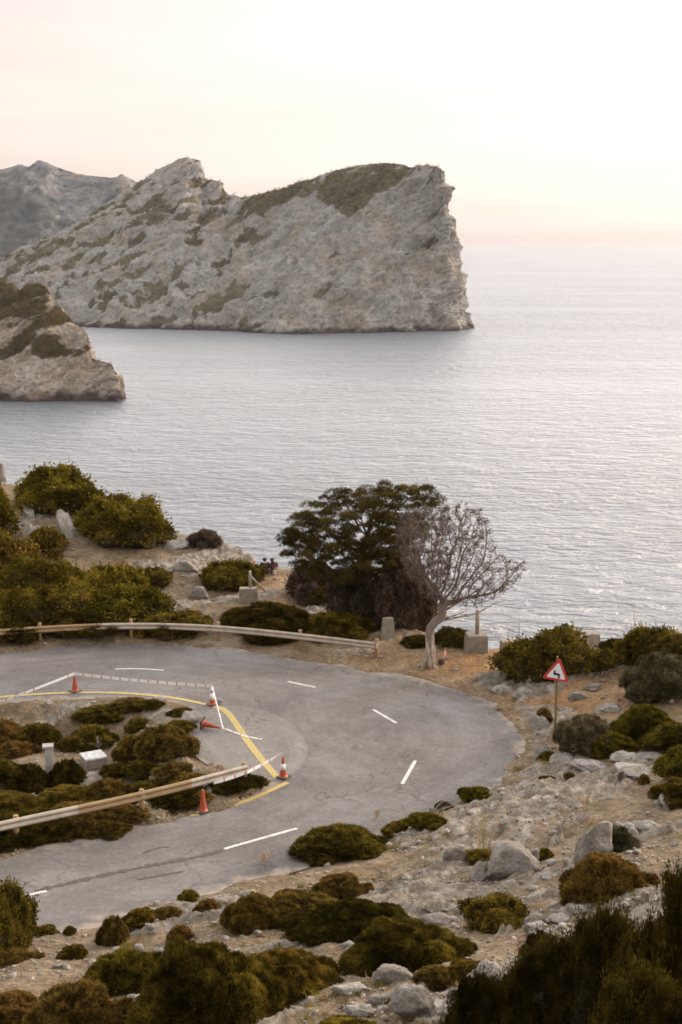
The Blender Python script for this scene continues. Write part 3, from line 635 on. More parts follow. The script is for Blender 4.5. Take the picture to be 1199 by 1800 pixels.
S(-60,1082,100,1145,'leafy','dark','dark bush beneath the far rail at the left edge',gK)
S(328,930,386,973,'leafy','purple','brownish dome shrub alone on the crest against the sea',gK)
S(354,980,468,1042,'leafy','olive','dark olive bush left of the seated couple',gK)
S(395,1046,560,1128,'cushion','dark','big dark bush behind the rail below the couple',gK)
S(520,1060,648,1126,'cushion','olive','dark bush continuing right of the big one towards the concrete block',gK)
S(85,960,110,990,'cushion','brown','small brown tuft on bare soil of the knoll',gK)
S(505,985,600,1060,'leafy','purple','purplish bush under the left side of the pine',gK)
S(575,985,690,1108,'leafy','purple','brown bush around the pine trunk',gK)
S(655,975,765,1112,'leafy','purple','brown grey bush between the pine and the dead tree',gK)
S(763,1100,824,1137,'leafy','dark','dark bush right behind the dead trunk',gK)
S(703,1112,760,1142,'cushion','dark','low dark bush left of the dead trunk',gK)
S(545,1025,600,1065,'leafy','olive','small olive bush in the shade of the pine',gK)
# right side
S(884,1102,1060,1206,'leafy','olive','large dark bush behind the warning sign',gR)
S(1055,1122,1097,1156,'leafy','dark','small ragged bush between two large ones against the sea',gR)
S(1096,1088,1200,1172,'leafy','olive','tall bush at the right edge against the sea',gR)
S(1090,1132,1245,1242,'cushion','grey','big grey green dome shrub at the right edge',gR)
S(1150,1100,1260,1180,'leafy','olive','bush behind the grey dome at the right edge',gR)
S(972,1242,1085,1340,'cushion','grey','grey green shrub at the foot of the warning sign',gR)
S(1010,1275,1130,1338,'cushion','green','low green shrub with a rounded front beside the sign',gR)
S(1070,1228,1200,1312,'cushion','green','bright green shrub on the crest right of the sign',gR)
S(1120,1262,1270,1330,'cushion','olive','olive shrub running out of the right edge below the bright one',gR)
S(1160,1300,1250,1375,'cushion','green','green shrub cut by the right edge above the white rocks',gR)
S(1138,1360,1260,1430,'cushion','olive','dark shrub cut by the right edge over the grey outcrop',gR)
S(940,1240,970,1280,'cushion','brown','small brown tuft leaning on rock left of the sign post',gR)
S(945,1318,985,1345,'cushion','olive','small olive tuft among rocks at the road edge below the sign',gR)
S(990,1355,1012,1375,'cushion','brown','tiny brown tuft on bare soil below the sign',gR)
S(1122,1358,1142,1376,'cushion','brown','tiny brown tuft on bare soil near the right edge',gR)
S(950,1362,975,1380,'cushion','olive','tiny olive tuft by the road edge below the sign',gR)
# island
isl = [(-50,1256,40,1322,'brown','brown shrub at the left edge just under the yellow line'),(30,1262,106,1318,'olive','dark shrub beside the track of gravel in the island'),
 (135,1240,215,1292,'olive','shrub at the top of the island below the first upright cone'),(195,1234,262,1268,'brown','small brown shrub close under the yellow line'),
 (120,1268,200,1322,'olive','shrub left of the concrete box'),(240,1262,338,1348,'brown','largest brownish shrub, nearest the asphalt patch'),
 (200,1285,268,1345,'olive','shrub right behind the concrete box'),(245,1236,290,1256,'olive','little shrub in the top corner of the island'),(300,1240,345,1262,'brown','small shrub by the white stones at the base of the patch'),
 (-60,1330,40,1390,'olive','shrub at the left edge above the yellowish one'),(20,1335,84,1395,'dark','dark shrub left of the concrete pillar'),(92,1325,150,1390,'dark','dark shrub right of the concrete pillar'),
 (-50,1382,78,1458,'rust','yellowish brown shrub behind the near rail at the left edge'),(60,1372,165,1440,'olive','dark shrub just below the concrete pillar'),(150,1362,225,1425,'brown','shrub in the middle of the island'),
 (215,1330,285,1378,'olive','shrub below the concrete box'),(270,1340,345,1385,'brown','low brown shrub at the tip of the gravel'),(215,1372,300,1418,'olive','shrub over the near rail before its middle post'),
 (90,1425,215,1475,'brown','brown shrub under the near rail between two posts'),(-40,1450,110,1502,'dark','dark shrub under the near rail at the left edge'),(200,1420,262,1458,'brown','shrub at the foot of the middle rail post'),
 (262,1395,355,1432,'dark','dark shrub under the rail left of the plain cone'),(365,1362,452,1402,'dark','dark shrub between the plain cone and the last rail post'),(300,1370,375,1402,'olive','olive shrub behind the rail end'),(430,1365,470,1385,'brown','little brown shrub beside the last rail post'),(-80,1350,0,1440,'olive','shrub just outside the left edge of the island')]
isl += [(100,1290,150,1325,'olive','small olive shrub between gravel track and the concrete box'),(-10,1300,60,1340,'brown','low brown shrub below the dark one at the left of the gravel track'),(225,1258,262,1290,'olive','small shrub wedged above the shrub behind the box'),
 (175,1345,235,1378,'dark','dark little shrub right of the foot of the concrete box'),(130,1395,200,1440,'dark','dark shrub between the pillar and the near rail'),(0,1398,70,1440,'olive','olive shrub over the near rail at the left end'),(290,1262,340,1290,'olive','small olive shrub at the foot of the fallen cone'),
 (150,1440,230,1478,'olive','olive shrub below the rail left of its middle post'),(60,1290,96,1318,'brown','little brown shrub at the end of the gravel track'),(330,1392,372,1418,'brown','small brown shrub just behind the plain cone')]
for a in isl: S(a[0],a[1],a[2],a[3],'cushion',a[4],a[5],gI)
# foreground
fgl = [(500,1446,688,1522,'cushion','olive','wide dark green shrub at the road edge beside the long white dash'),(608,1480,684,1510,'cushion','olive','low shrub in front of the wide one at the road edge'),
 (668,1440,735,1472,'cushion','olive','green shrub trailing right of the wide roadside one'),(715,1446,786,1466,'cushion','green','flat green shrub at the end of the roadside row'),(802,1379,866,1414,'cushion','green','small green shrub at the road edge on the outside of the bend'),
 (764,1406,796,1426,'cushion','purple','small brown shrub at the road edge on the outside of the bend'),(-50,1552,72,1690,'leafy','olive','upright dark bush at the left edge in front of the road'),
 (176,1602,228,1656,'cushion','brown','brown dome shrub at the near road edge'),(218,1592,282,1634,'cushion','olive','olive dome shrub behind the brown one at the near road edge'),(270,1590,322,1622,'cushion','brown','brown shrub at the right end of the near roadside trio'),
 (314,1560,352,1592,'cushion','green','small green shrub right on the near road edge'),(340,1575,392,1608,'cushion','brown','brown tuft between the small green shrub and the long brown one'),(395,1560,500,1636,'cushion','rust','long rusty shrub, left half, in front of the road'),
 (455,1552,602,1622,'cushion','brown','long brown shrub adjoining the rusty one'),(548,1524,646,1584,'cushion','brown','brown shrub just below the wide roadside shrub'),(296,1623,340,1656,'cushion','brown','round brown tuft on the pale gravel'),
 (104,1656,156,1690,'cushion','olive','olive tuft at the left below the road'),(58,1625,100,1645,'cushion','olive','low tuft beside the upright bush at the left'),(112,1626,134,1644,'cushion','olive','tiny olive tuft at the near road edge'),
 (-30,1662,60,1705,'cushion','rust','reddish brown shrub below the upright bush'),(138,1655,292,1756,'cushion','olive','olive shrub left behind the biggest foreground shrub'),(285,1656,345,1700,'cushion','rust','yellowish brown shrub touching the biggest foreground shrub'),
 (222,1632,470,1830,'cushion','olive','biggest dark shrub in the lower left'),(400,1650,595,1780,'cushion','olive','right shoulder of the dark shrubs above the stone row'),(48,1708,218,1835,'cushion','brown','brown olive dome shrub at the bottom left'),
 (-50,1735,80,1830,'cushion','brown','brown shrub in the bottom left corner'),(515,1566,728,1666,'cushion','dark','dark shrub behind the one with yellow sprigs'),(592,1600,802,1716,'cushion','olive','dark dome shrub with yellow sprigs in the middle of the slope'),
 (798,1573,932,1642,'leafy','olive','compact bush standing alone on gravel below the boulder'),(985,1486,1140,1594,'cushion','rust','rust coloured shrub by the gravel track at the right'),(1030,1442,1122,1502,'cushion','grey','grey dry shrub on top of the slab rock'),
 (728,1692,800,1748,'cushion','brown','low brown shrub above the bottom stones'),(780,1682,866,1735,'cushion','olive','low olive shrub beside the huge bottom right bush'),(515,1782,700,1850,'cushion','green','yellow green shrub cut by the bottom edge'),
 (490,1640,540,1668,'cushion','brown','small brown tuft at the back of the right shoulder shrub'),(940,1488,975,1508,'cushion','green','green tuft behind the round boulder'),(815,1492,880,1522,'cushion','green','yellow green grass tuft left of the round boulder'),
 (600,1545,625,1560,'cushion','rust','tiny rusty tuft near the brown shrub row')]
for a in fgl: S(*a[:7], gF)
hb = [(1090,1570,1290,1880,'tallest clump of the huge dark bush at the right edge'),(985,1605,1170,1860,'second tallest clump of the huge dark bush'),(860,1650,1060,1880,'middle clump of the huge dark bush with a bulging left side'),(770,1735,940,1900,'lowest left clump of the huge dark bush at the bottom'),(900,1655,1010,1780,'upright tip rising at the back of the huge dark bush'),(1030,1720,1260,1960,'front clump of the huge dark bush in the bottom right corner')]
for a in hb: S(*a[:4], 'spiky', 'dark', a[4], 'clumps of the huge dark bush at the bottom right', dep=0.7, wpx=400)

# ================================================================== trees by space colonisation
def grow(root, attr_pts, step, di, dk, init=None, iters=300, bias=(0,0,0), maxn=3500):
    nodes = [np.array(p, float) for p in (init or [root])]; par = [-1]+list(range(len(nodes)-1)); A = np.array(attr_pts)
    for it in range(iters):
        Nn = np.array(nodes)
        if len(A) == 0 or len(nodes) > maxn: break
        d2 = ((A[:, None, :]-Nn[None])**2).sum(-1); j = d2.argmin(1); dm = np.sqrt(d2[np.arange(len(A)), j])
        A = A[dm > dk]; j = j[dm > dk]; dm = dm[dm > dk]
        act = dm < di
        if not act.any(): di *= 1.5; continue
        new = 0
        for k in np.unique(j[act]):
            v_ = A[act & (j == k)]-Nn[k]; v_ = (v_/np.linalg.norm(v_, axis=1, keepdims=True)).sum(0)+np.array(bias)+rng.normal(0, 0.25, 3)
            v_ /= np.linalg.norm(v_)+1e-9; q = Nn[k]+v_*step
            if np.min(((Nn-q)**2).sum(1)) < (step*0.3)**2: continue
            nodes.append(q); par.append(int(k)); new += 1
        if not new: break
    return np.array(nodes), np.array(par)
def limb_mesh(nodes, par, rt, p=2.3, rmin=0.01, init_r=None, ns=6):
    n = len(nodes); ch = [[] for _ in range(n)]
    for i in range(1, n): ch[par[i]].append(i)
    r = np.zeros(n)
    for i in range(n-1, -1, -1): r[i] = rmin if not ch[i] else (sum(r[c]**p for c in ch[i]))**(1/p)
    r = r*1.0; k = rt/r[0]; r = np.where(r*k < rmin, rmin, rmin+(r-rmin)*(rt-rmin)/(max(r[0]-rmin, 1e-6)))
    mb = MB(); st = [(0, [0])]
    starts = [(None, 0)]
    while starts:
        pr, i = starts.pop(); path = [] if pr is None else [pr]; path.append(i)
        while ch[i]:
            c = sorted(ch[i], key=lambda q: -r[q]); 
            for o_ in c[1:]: starts.append((i, o_))
            i = c[0]; path.append(i)
        if len(path) > 1:
            rr_ = [r[q] for q in path]
            if pr is not None: rr_[0] = min(r[path[1]]*1.15, r[pr])
            big = max(rr_); mb.tube([nodes[q] for q in path], rr_, 9 if big > 0.06 else (5 if big > 0.02 else 3))
    return mb, r, ch
def crown_pts(poly, Y0, dfn, n, zbias=0):
    """points in the crown: outline at the tree's distance, with real depth in Y"""
    P = np.array([at_dist_y(u, v, Y0) for u, v in poly]); X, Z = P[:, 0], P[:, 2]; PP = np.stack([X, Z], 1); res = []
    while len(res) < n:
        a, b_ = rng.uniform(X.min(), X.max()), rng.uniform(Z.min(), Z.max())
        aa, bb = np.array([a]), np.array([b_])
        if inside(aa, bb, PP)[0]:
            e_ = seg_dist(aa, bb, PP)[0]; dep = dfn*min(1, (e_/1.0)**0.5); res.append((a, Y0+rng.uniform(-dep, dep), b_))
    return np.array(res)
def at_dist_y(u, v, Y):
    d = ray(u, v); k = Y/d[1]; return np.array([d[0]*k, Y, CAM_H+d[2]*k])

# ---- dead tree
base = G(752, 1170); Y0 = base[1]
trunk_px = [(752,1172),(756,1155),(757,1138),(755,1118),(757,1104),(766,1092),(777,1085)]
tr_n = [at_dist_y(u, v, Y0) for u, v in trunk_px]; tr_n[0][2] = base[2]-0.1
poly = [(705,905),(740,895),(775,893),(800,888),(822,884),(850,900),(864,920),(866,950),(880,975),(905,985),(925,985),(928,1000),(905,1025),(880,1050),(850,1062),(820,1068),(790,1065),(765,1060),(740,1040),(718,1010),(698,970),(695,930)]
Apts = crown_pts(poly, Y0, 1.7, 1500)
nodes, par = grow(None, Apts, 0.13, 0.9, 0.16, init=tr_n, iters=140, bias=(0, 0, 0.15), maxn=3600)
mb, rad, ch = limb_mesh(nodes, par, 0.19, 2.0, 0.007)
dt = empty('dead_tree', tuple(base)); tag(dt, 'bare grey dead tree with a pale twisted trunk beside the road', 'tree')
def rel(mb, o): mb.v = [(a-o[0], b_-o[1], c-o[2]) for a, b_, c in mb.v]; return mb
# trunk (thick part) and branches are two meshes
tk = MB(); tr_r = [0.30, 0.235, 0.20, 0.185, 0.175, 0.165, 0.13]
tk.tube([np.array(p) for p in tr_n], tr_r, 14)
for a_, l_ in ((2.7, 0.5), (-0.4, 0.55), (0.8, 0.4), (3.8, 0.4)):
    tk.tube([tr_n[0]+np.array([0,0,.22]), tr_n[0]+np.array([math.cos(a_)*l_*.5, math.sin(a_)*l_*.5, .14]), tr_n[0]+np.array([math.cos(a_)*l_, math.sin(a_)*l_, .02])], [0.16, 0.10, 0.04], 7)
rel(tk, base).build('trunk', M_deadbark, dt, True)
brs = rel(mb, base).build('branches', M_deadtwig, dt, True)
# fine twigs
tips = [i for i in range(len(nodes)) if len(ch[i]) == 0 or rad[i] < 0.012]; T_ = nodes[tips]; Dp = T_-nodes[par[tips]]; Dp /= np.linalg.norm(Dp, axis=1, keepdims=True)+1e-9
uT, vT = project(T_[:, 0], T_[:, 1], T_[:, 2])
cnt = np.where(uT < 790, 26, np.where(vT < 960, 5, 2)); ii = np.repeat(np.arange(len(T_)), cnt); n_ = len(ii)
d = Dp[ii]*0.8+rng.normal(0, 0.6, (n_, 3))+np.array([0, 0, 0.25]); d /= np.linalg.norm(d, axis=1, keepdims=True); L = rng.uniform(0.06, 0.22, (n_, 1))
sd_v = np.cross(d, rng.normal(size=(n_, 3))); sd_v /= np.linalg.norm(sd_v, axis=1, keepdims=True); C0 = T_[ii]-np.array(base)
V = np.stack([C0-sd_v*0.006, C0+sd_v*0.006, C0+d*L+sd_v*0.003, C0+d*L-sd_v*0.003], 1).reshape(-1, 3); Fq = np.arange(4*n_).reshape(-1, 4)
link('twigs', mesh_np('twigs', V, Fq, [M_deadtwig]), brs)
# dry cones and dead leaf tufts
ii = rng.choice(len(T_), 2600, p=np.full(len(T_), 1/len(T_))); C0 = T_[ii]-np.array(base)+rng.normal(0, 0.05, (2600, 3)); C0 = np.repeat(C0, 5, 0)+rng.normal(0, 0.03, (13000, 3))
V, Fq = leaves(C0, unit(13000), 0.055, 0.7, 0.5, True); link('dry_leaves', mesh_np('dry_leaves', V, Fq, [LM['purple']], fattr=dict(tone=rng.uniform(0.2, 0.9, len(Fq)))), brs)
# lower stray limbs reaching right
mb = MB()
for px in ([(775,1088),(800,1082),(830,1068)],[(770,1092),(810,1084),(840,1078),(870,1060),(890,1055)],[(772,1080),(815,1052),(860,1045),(885,1028),(905,1005),(926,990)]):
    P_ = [at_dist_y(u, v, Y0+0.25*k) for k, (u, v) in enumerate(px)]; mb.tube(P_, list(np.linspace(0.055, 0.012, len(P_))), 6)
rel(mb, base).build('limb', M_deadbark, dt, True)

# ---- pine
pb = G(668, 1112); Y1 = pb[1]+1.5
def pine(base_px, trunk_px, poly, Y1, label, ncl, depth):
    pb = np.array(at_dist_y(*base_px, Y1)); pb[2] = hz(pb[0], pb[1]) if True else pb[2]
    tr_n = [at_dist_y(u, v, Y1) for u, v in trunk_px]; tr_n[0] = pb-np.array([0, 0, .2])
    A = crown_pts(poly, Y1, depth, 700); nodes, par = grow(None, A, 0.28, 1.8, 0.42, init=tr_n, iters=60, bias=(0, 0, 0.05), maxn=1500)
    mb, rad, ch = limb_mesh(nodes, par, 0.24, 2.3, 0.014)
    rt = empty('pine_tree', tuple(pb)); tag(rt, label, 'tree'); rel(mb, pb).build('trunk', M_bark, rt, True)
    cp = crown_pts(poly, Y1, depth, ncl)
    tips = nodes[[i for i in range(len(nodes)) if not ch[i]]]
    cen = np.vstack([cp, tips]); K = len(cen); rad_ = rng.uniform(0.20, 0.46, K); ct = rng.normal(0.48, 0.2, K)
    n = K*230; i = rng.integers(0, K, n); u_ = unit(n); u_[:, 2] = np.abs(u_[:, 2])*0.9-0.25
    C = cen[i]+u_*rad_[i][:, None]*np.array([1.0, 1.0, 0.8])*(0.35+0.65*rng.random((n, 1))**0.5)
    d = u_+np.array([0, 0, 0.5])+0.5*rng.normal(size=(n, 3)); d /= np.linalg.norm(d, axis=1, keepdims=True); s_ = np.cross(d, rng.normal(size=(n, 3))); s_ /= np.linalg.norm(s_, axis=1, keepdims=True)
    C = C-pb; V = np.stack([C-s_*0.016, C+s_*0.016, C+d*rng.uniform(0.07, 0.15, (n, 1))], 1).reshape(-1, 3)
    link('crown', mesh_np('crown', V, np.arange(3*n).reshape(-1, 3), [LM['pine']], fattr=dict(tone=np.clip(ct[i]+rng.normal(0, 0.15, n), 0, 1))), rt)
pine((668,1112), [(668,1112),(664,1080),(655,1050),(648,1020),(640,990)], [(492,955),(505,925),(530,900),(550,880),(580,868),(620,862),(655,850),(690,850),(715,858),(745,858),(776,868),(772,885),(750,895),(745,930),(735,960),(715,985),(690,1000),(660,1010),(650,1030),(600,1030),(560,1015),(530,1010),(512,1003),(512,985),(496,972)], Y1, 'windswept dark green pine spreading to the left beside the dead tree', 330, 2.4)

# ================================================================== rocks
def rock_me(seed, sub=4, flat=0.75, mat=M_rock, ang_=0.42):
    V, Fc = IC[sub]; r = 1+ang_*fbm(V[:, 0]*1.3+seed*3.1, V[:, 1]*1.3, V[:, 2]*1.3, o=5, s=seed)
    rs = np.random.default_rng(seed)
    P = V*r[:, None]
    for k in range(9):                                 # chop facets
        n_ = rs.normal(size=3); n_ /= np.linalg.norm(n_); h_ = rs.uniform(0.62, 0.88); d_ = P@n_-h_; P = P-np.outer(np.maximum(d_, 0)*0.92, n_)
    P += V*(0.09*fbm(V[:, 0]*5, V[:, 1]*5, V[:, 2]*9, o=4, s=seed+2))[:, None]
    return mesh_np('rock', P, Fc, [mat], False)
ROCKS = [rock_me(i) for i in range(300, 306)]; ROCKW = [rock_me(i, mat=M_rockw) for i in range(310, 314)]
def rock(u0, v0, u1, v1, label, group, white=False, name='boulder', sink=0.25, rz=None, dep=0.7, cat='boulder'):
    uc = (u0+u1)/2; p = G(uc, v1-(v1-v0)*0.2); sl = math.hypot(math.hypot(p[0], p[1]), CAM_H-p[2]); rx = (u1-u0)/2*sl/F*1.1; h = (v1-v0)*sl/F*0.5
    ry = rx*dep; th = math.atan2(CAM_H-p[2], math.hypot(p[0], p[1])); hh = math.sqrt(max(h*h-(ry*math.sin(th))**2, (h*0.45)**2))/math.cos(th)*1.15
    o = link(name, random.choice(ROCKW if white else ROCKS), None, (p[0], p[1]+ry*0.3, p[2]+hh*(0.5-sink))); o.scale = (rx, ry, hh)
    o.rotation_euler = (random.uniform(-.15, .15), random.uniform(-.15, .15), random.uniform(-.3, .3) if rz is None else rz); return tag(o, label, cat, group)
gB = 'rocks on the foreground slope'; gB2 = 'rocks right of the bend'; gB3 = 'rocks on the knoll'; gB4 = 'stones in the row at the bottom'; gB5 = 'stones on the island'
Rk = rock
Rk(850,1496,955,1556,'large round grey boulder on the slope',gB); Rk(778,1494,820,1524,'smaller grey rock left of the round boulder',gB); Rk(915,1490,955,1520,'rock just behind the right side of the round boulder',gB)
Rk(828,1520,866,1556,'pale rock leaning on the left of the round boulder',gB,True); Rk(1005,1452,1085,1545,'tall grey slab rock under the grey shrub',gB,rz=0.4); Rk(1080,1440,1120,1482,'white topped rock behind the grey shrub',gB,True); Rk(1112,1440,1165,1470,'white rock at the end of the outcrop by the gravel track',gB,True)
Rk(958,1600,1005,1622,'flat pale stone at the edge of the gravel track',gB,True); Rk(1000,1588,1030,1606,'small pale stone on the gravel track edge',gB,True); Rk(925,1620,960,1638,'flat pale stone right of the lone compact bush',gB,True)
Rk(740,1600,800,1622,'flat buried stone above the lone compact bush',gB); Rk(1050,1560,1085,1578,'flat light stone below the rust coloured shrub',gB,True)
Rk(655,1697,722,1735,'grey stone at the right end of the bottom row',gB4); Rk(820,1702,890,1768,'pale rock beside the huge bush',gB,True,rz=0.5); Rk(690,1745,770,1800,'broad rock at the bottom left of the huge bush',gB); Rk(765,1745,850,1790,'pale rock at the foot of the huge bush',gB,True)
for a in ((380,1775,425,1800,'leftmost stone of the row under the biggest shrub'),(418,1765,462,1792,'second stone of the row under the biggest shrub'),(465,1750,515,1778,'long flat stone in the middle of the row'),(515,1730,548,1752,'small stone where the row turns up'),(550,1718,600,1742,'flat pale stone in the right part of the row'),(590,1738,640,1760,'darker stone below the right part of the row'),(610,1775,655,1800,'stone cut by the bottom edge under the row'),(640,1752,690,1778,'rounded stone below the end of the row')):
    Rk(*a, gB4, random.random() < 0.5, cat='stone', name='stone')
for a in ((835,1178,895,1208,'pale grey outcrop at the road edge left of the dark bush',0),(868,1200,900,1222,'small white rock by the road below the outcrop',1),(920,1188,958,1206,'flat white rock just left of the sign',1),(938,1256,965,1290,'white rock left of the sign post',1),(935,1310,968,1336,'white rock on the road edge below the sign',1),(965,1325,1010,1350,'white rock among the rocks below the sign',1),
          (1010,1335,1075,1362,'long pale ledge above the bare soil',1),(1075,1322,1130,1345,'pale ledge below the green shrub',1),(1125,1310,1190,1338,'pale ledge running to the right edge',1),(1085,1345,1150,1365,'flat white slab on bare soil at the right',1),(1020,1200,1060,1216,'flat grey rock right of the sign',0),(1050,1232,1090,1256,'pale rock below the grey dome shrub',1),
          (1000,1215,1040,1232,'grey rock behind the sign post',0),(1150,1400,1200,1432,'white rock at the right edge under the dark shrub',1),(905,1210,935,1232,'small rock at the road edge below the dark bush',1)):
    Rk(*a[:5], gB2, bool(a[5]), sink=0.4)
for a in ((98,896,132,962,'tall white rock between the two big green bushes',1),(42,918,78,960,'white rock left of the small round bush',1),(40,890,62,920,'white rock under the tallest bush',1),(0,1048,30,1085,'white rock at the left edge among the bushes',1),(272,1060,312,1086,'white rock above the third rail post',1),(300,990,350,1012,'flat pale outcrop on the knoll path',0),(330,1030,370,1056,'grey outcrop on the path above the rail',0),(370,1000,398,1030,'pale outcrop left of the dark olive bush',0),(280,950,330,968,'pale ledge on the crest of the knoll',1),(-5,812,10,846,'rock at the left edge against the sea',0)):
    Rk(*a[:5], gB3, bool(a[5]), sink=0.35)
for a in ((315,1250,352,1272,'white stone by the corner of the asphalt patch',1),(78,1230,92,1243,'small white stone under the yellow line',1),(180,1290,196,1304,'pale stone just behind the concrete box',1),(162,1302,186,1322,'broken pale rock at the back of the concrete box',1),(300,1345,350,1362,'flat pale rock below the asphalt patch',1),(270,1225,290,1238,'small stone at the top of the island',1)):
    Rk(*a[:5], gB5, bool(a[5]), cat='stone', name='stone')
Rk(378,1226,390,1238,'small round stone beside the taped striped cone','stones holding the tape',True,cat='stone',name='stone'); Rk(396,1283,405,1290,'small stone at the tip of the fallen cone','stones holding the tape',True,cat='stone',name='stone')

# ---------------- gravel (countless)
def scatter(n, ulim, vlim, szpx, flat=0.6, cond=None):
    out_ = []
    U = rng.uniform(*ulim, n); Vv = rng.uniform(*vlim, n)
    # rays onto z estimate by a few fixed point steps
    z = np.zeros(n)
    for _ in range(12):
        a, b_ = (U-599.5)/F, (900-Vv)/F; dy, dz = CP+b_*SP, -SP+b_*CP; k = (z-CAM_H)/dz; X, Y = a*k, dy*k; z = 0.5*z+0.5*hbase(X, Y)
    return X, Y
def stones_mesh(X, Y, S_, name, mat):
    z, sd, sp, inn, rk = hfull(X, Y); k = (sp > 0.0) & (z > -2)
    X, Y, S_, z = X[k], Y[k], S_[k], z[k]; n = len(X); bv, bf = IC[1]; m_ = len(bv)
    th = rng.uniform(0, 6.28, n); J = 1+0.25*rng.normal(size=(n, m_, 1)); V = bv[None]*J*np.stack([S_*rng.uniform(.8, 1.5, n), S_*rng.uniform(.7, 1.2, n), S_*rng.uniform(.4, .8, n)], 1)[:, None]
    c, s_ = np.cos(th)[:, None], np.sin(th)[:, None]; x, y = V[..., 0]*c-V[..., 1]*s_, V[..., 0]*s_+V[..., 1]*c
    V = np.stack([x+X[:, None], y+Y[:, None], V[..., 2]+z[:, None]+(S_*0.15)[:, None]], -1).reshape(-1, 3)
    Fc = (bf[None]+(np.arange(n)*m_)[:, None, None]).reshape(-1, 3); return link(name, mesh_np(name, V, Fc, [mat]))
X, Y = scatter(20000, (-250, 1450), (1360, 1900), 0); S_ = 0.012+0.055*rng.random(20000)**5+0.012*rng.random(20000)
n1_ = fbm(X*0.5, Y*0.5, s=77, o=3); kk = n1_ > -0.25; X2, Y2 = scatter(2600, (-250, 1450), (940, 1370), 0); S2 = 0.02+0.10*rng.random(2600)**4
o = stones_mesh(np.concatenate([X[kk], X2]), np.concatenate([Y[kk], Y2]), np.concatenate([S_[kk], S2]), 'gravel', M_stone); tag(o, 'loose gravel and chips of limestone strewn over the ground', kind='stuff')
X, Y = scatter(1100, (-200, 1400), (1400, 1850), 0); o = stones_mesh(X, Y, 0.04+0.11*rng.random(1100)**3, 'rubble', M_rockw); tag(o, 'fist sized pale rubble strewn over the slope', kind='stuff')
# ---------------- dry grass and tiny tufts (countless)
X, Y = scatter(1500, (-200, 1400), (960, 1850), 0); z, sd, sp, inn, rk = hfull(X, Y); nn_ = fbm(X*0.45, Y*0.45, s=81, o=3); k = (sp > 0.3) & (nn_ > 0.05) & (z > -2); X, Y, z = X[k], Y[k], z[k]; n = len(X)
m_ = 46; s0 = rng.uniform(0.06, 0.17, n); C = np.stack([X, Y, z], 1)[:, None]+rng.normal(0, 1, (n, m_, 3))*s0[:, None, None]*np.array([0.8, 0.8, 0.0]); C = C.reshape(-1, 3)
d = rng.normal(0, 0.45, (len(C), 3))+np.array([0, 0, 1.0]); d /= np.linalg.norm(d, axis=1, keepdims=True); s_ = np.cross(d, rng.normal(size=C.shape)); s_ /= np.linalg.norm(s_, axis=1, keepdims=True)
L = np.repeat(s0, m_)[:, None]*rng.uniform(0.6, 1.6, (len(C), 1)); V = np.stack([C-s_*0.009, C+s_*0.009, C+d*L], 1).reshape(-1, 3)
tn = np.clip(np.repeat(rng.uniform(0.3, 1, n), m_)+rng.normal(0, 0.1, len(C)), 0, 1)
o = link('grass', mesh_np('grass', V, np.arange(len(V)).reshape(-1, 3), [LM['green'], LM['brown'], LM['straw']], fattr=dict(tone=tn), mi=np.repeat(rng.choice([0, 1, 2], n, p=[.5, .38, .12]), m_))); tag(o, 'sparse tufts of short grass and herbs between the stones', kind='stuff')

# ---------------- scrub on the headlands (far, one mass each)
def far_scrub(name, Pm, nr, veg, n, smin, smax, label, mat, rowlo):
    T_, S_n = veg.shape; w_ = (veg**1.5)*(np.arange(T_)[:, None] > rowlo*T_); w_[-3:] += 0.6; w_ = w_*(np.arange(S_n)[None] < S_n*0.8); w_ = w_.ravel()/w_.sum()
    i = rng.choice(len(w_), n, p=w_); c = Pm.reshape(-1, 3)[i]; s_ = rng.uniform(smin, smax, n)*(0.6+0.8*rng.random(n)); q = 26
    C = np.repeat(c, q, 0)+unit(n*q)*(np.repeat(s_, q)[:, None])*np.array([1, 1, 0.7])*rng.random((n*q, 1))**0.4; C[:, 2] += np.repeat(s_, q)*0.35
    V, Fc = leaves(C, unit(n*q), smin*0.5, 0.8, 0.5, True)
    o = link(name, mesh_np(name, V, Fc, [mat], fattr=dict(tone=np.clip(np.repeat(rng.normal(0.5, 0.2, n), q), 0, 1)))); tag(o, label, kind='stuff')
far_scrub('scrub', capeP, capeN, capeV, 2600, 1.6, 3.4, 'dark scrub on the crest and ledges of the big cliff headland', LM['olive'], 0.35)
far_scrub('scrub', promP, promN, promV, 1100, 0.9, 2.6, 'dark scrub and small trees on the left promontory', LM['brown'], 0.25)

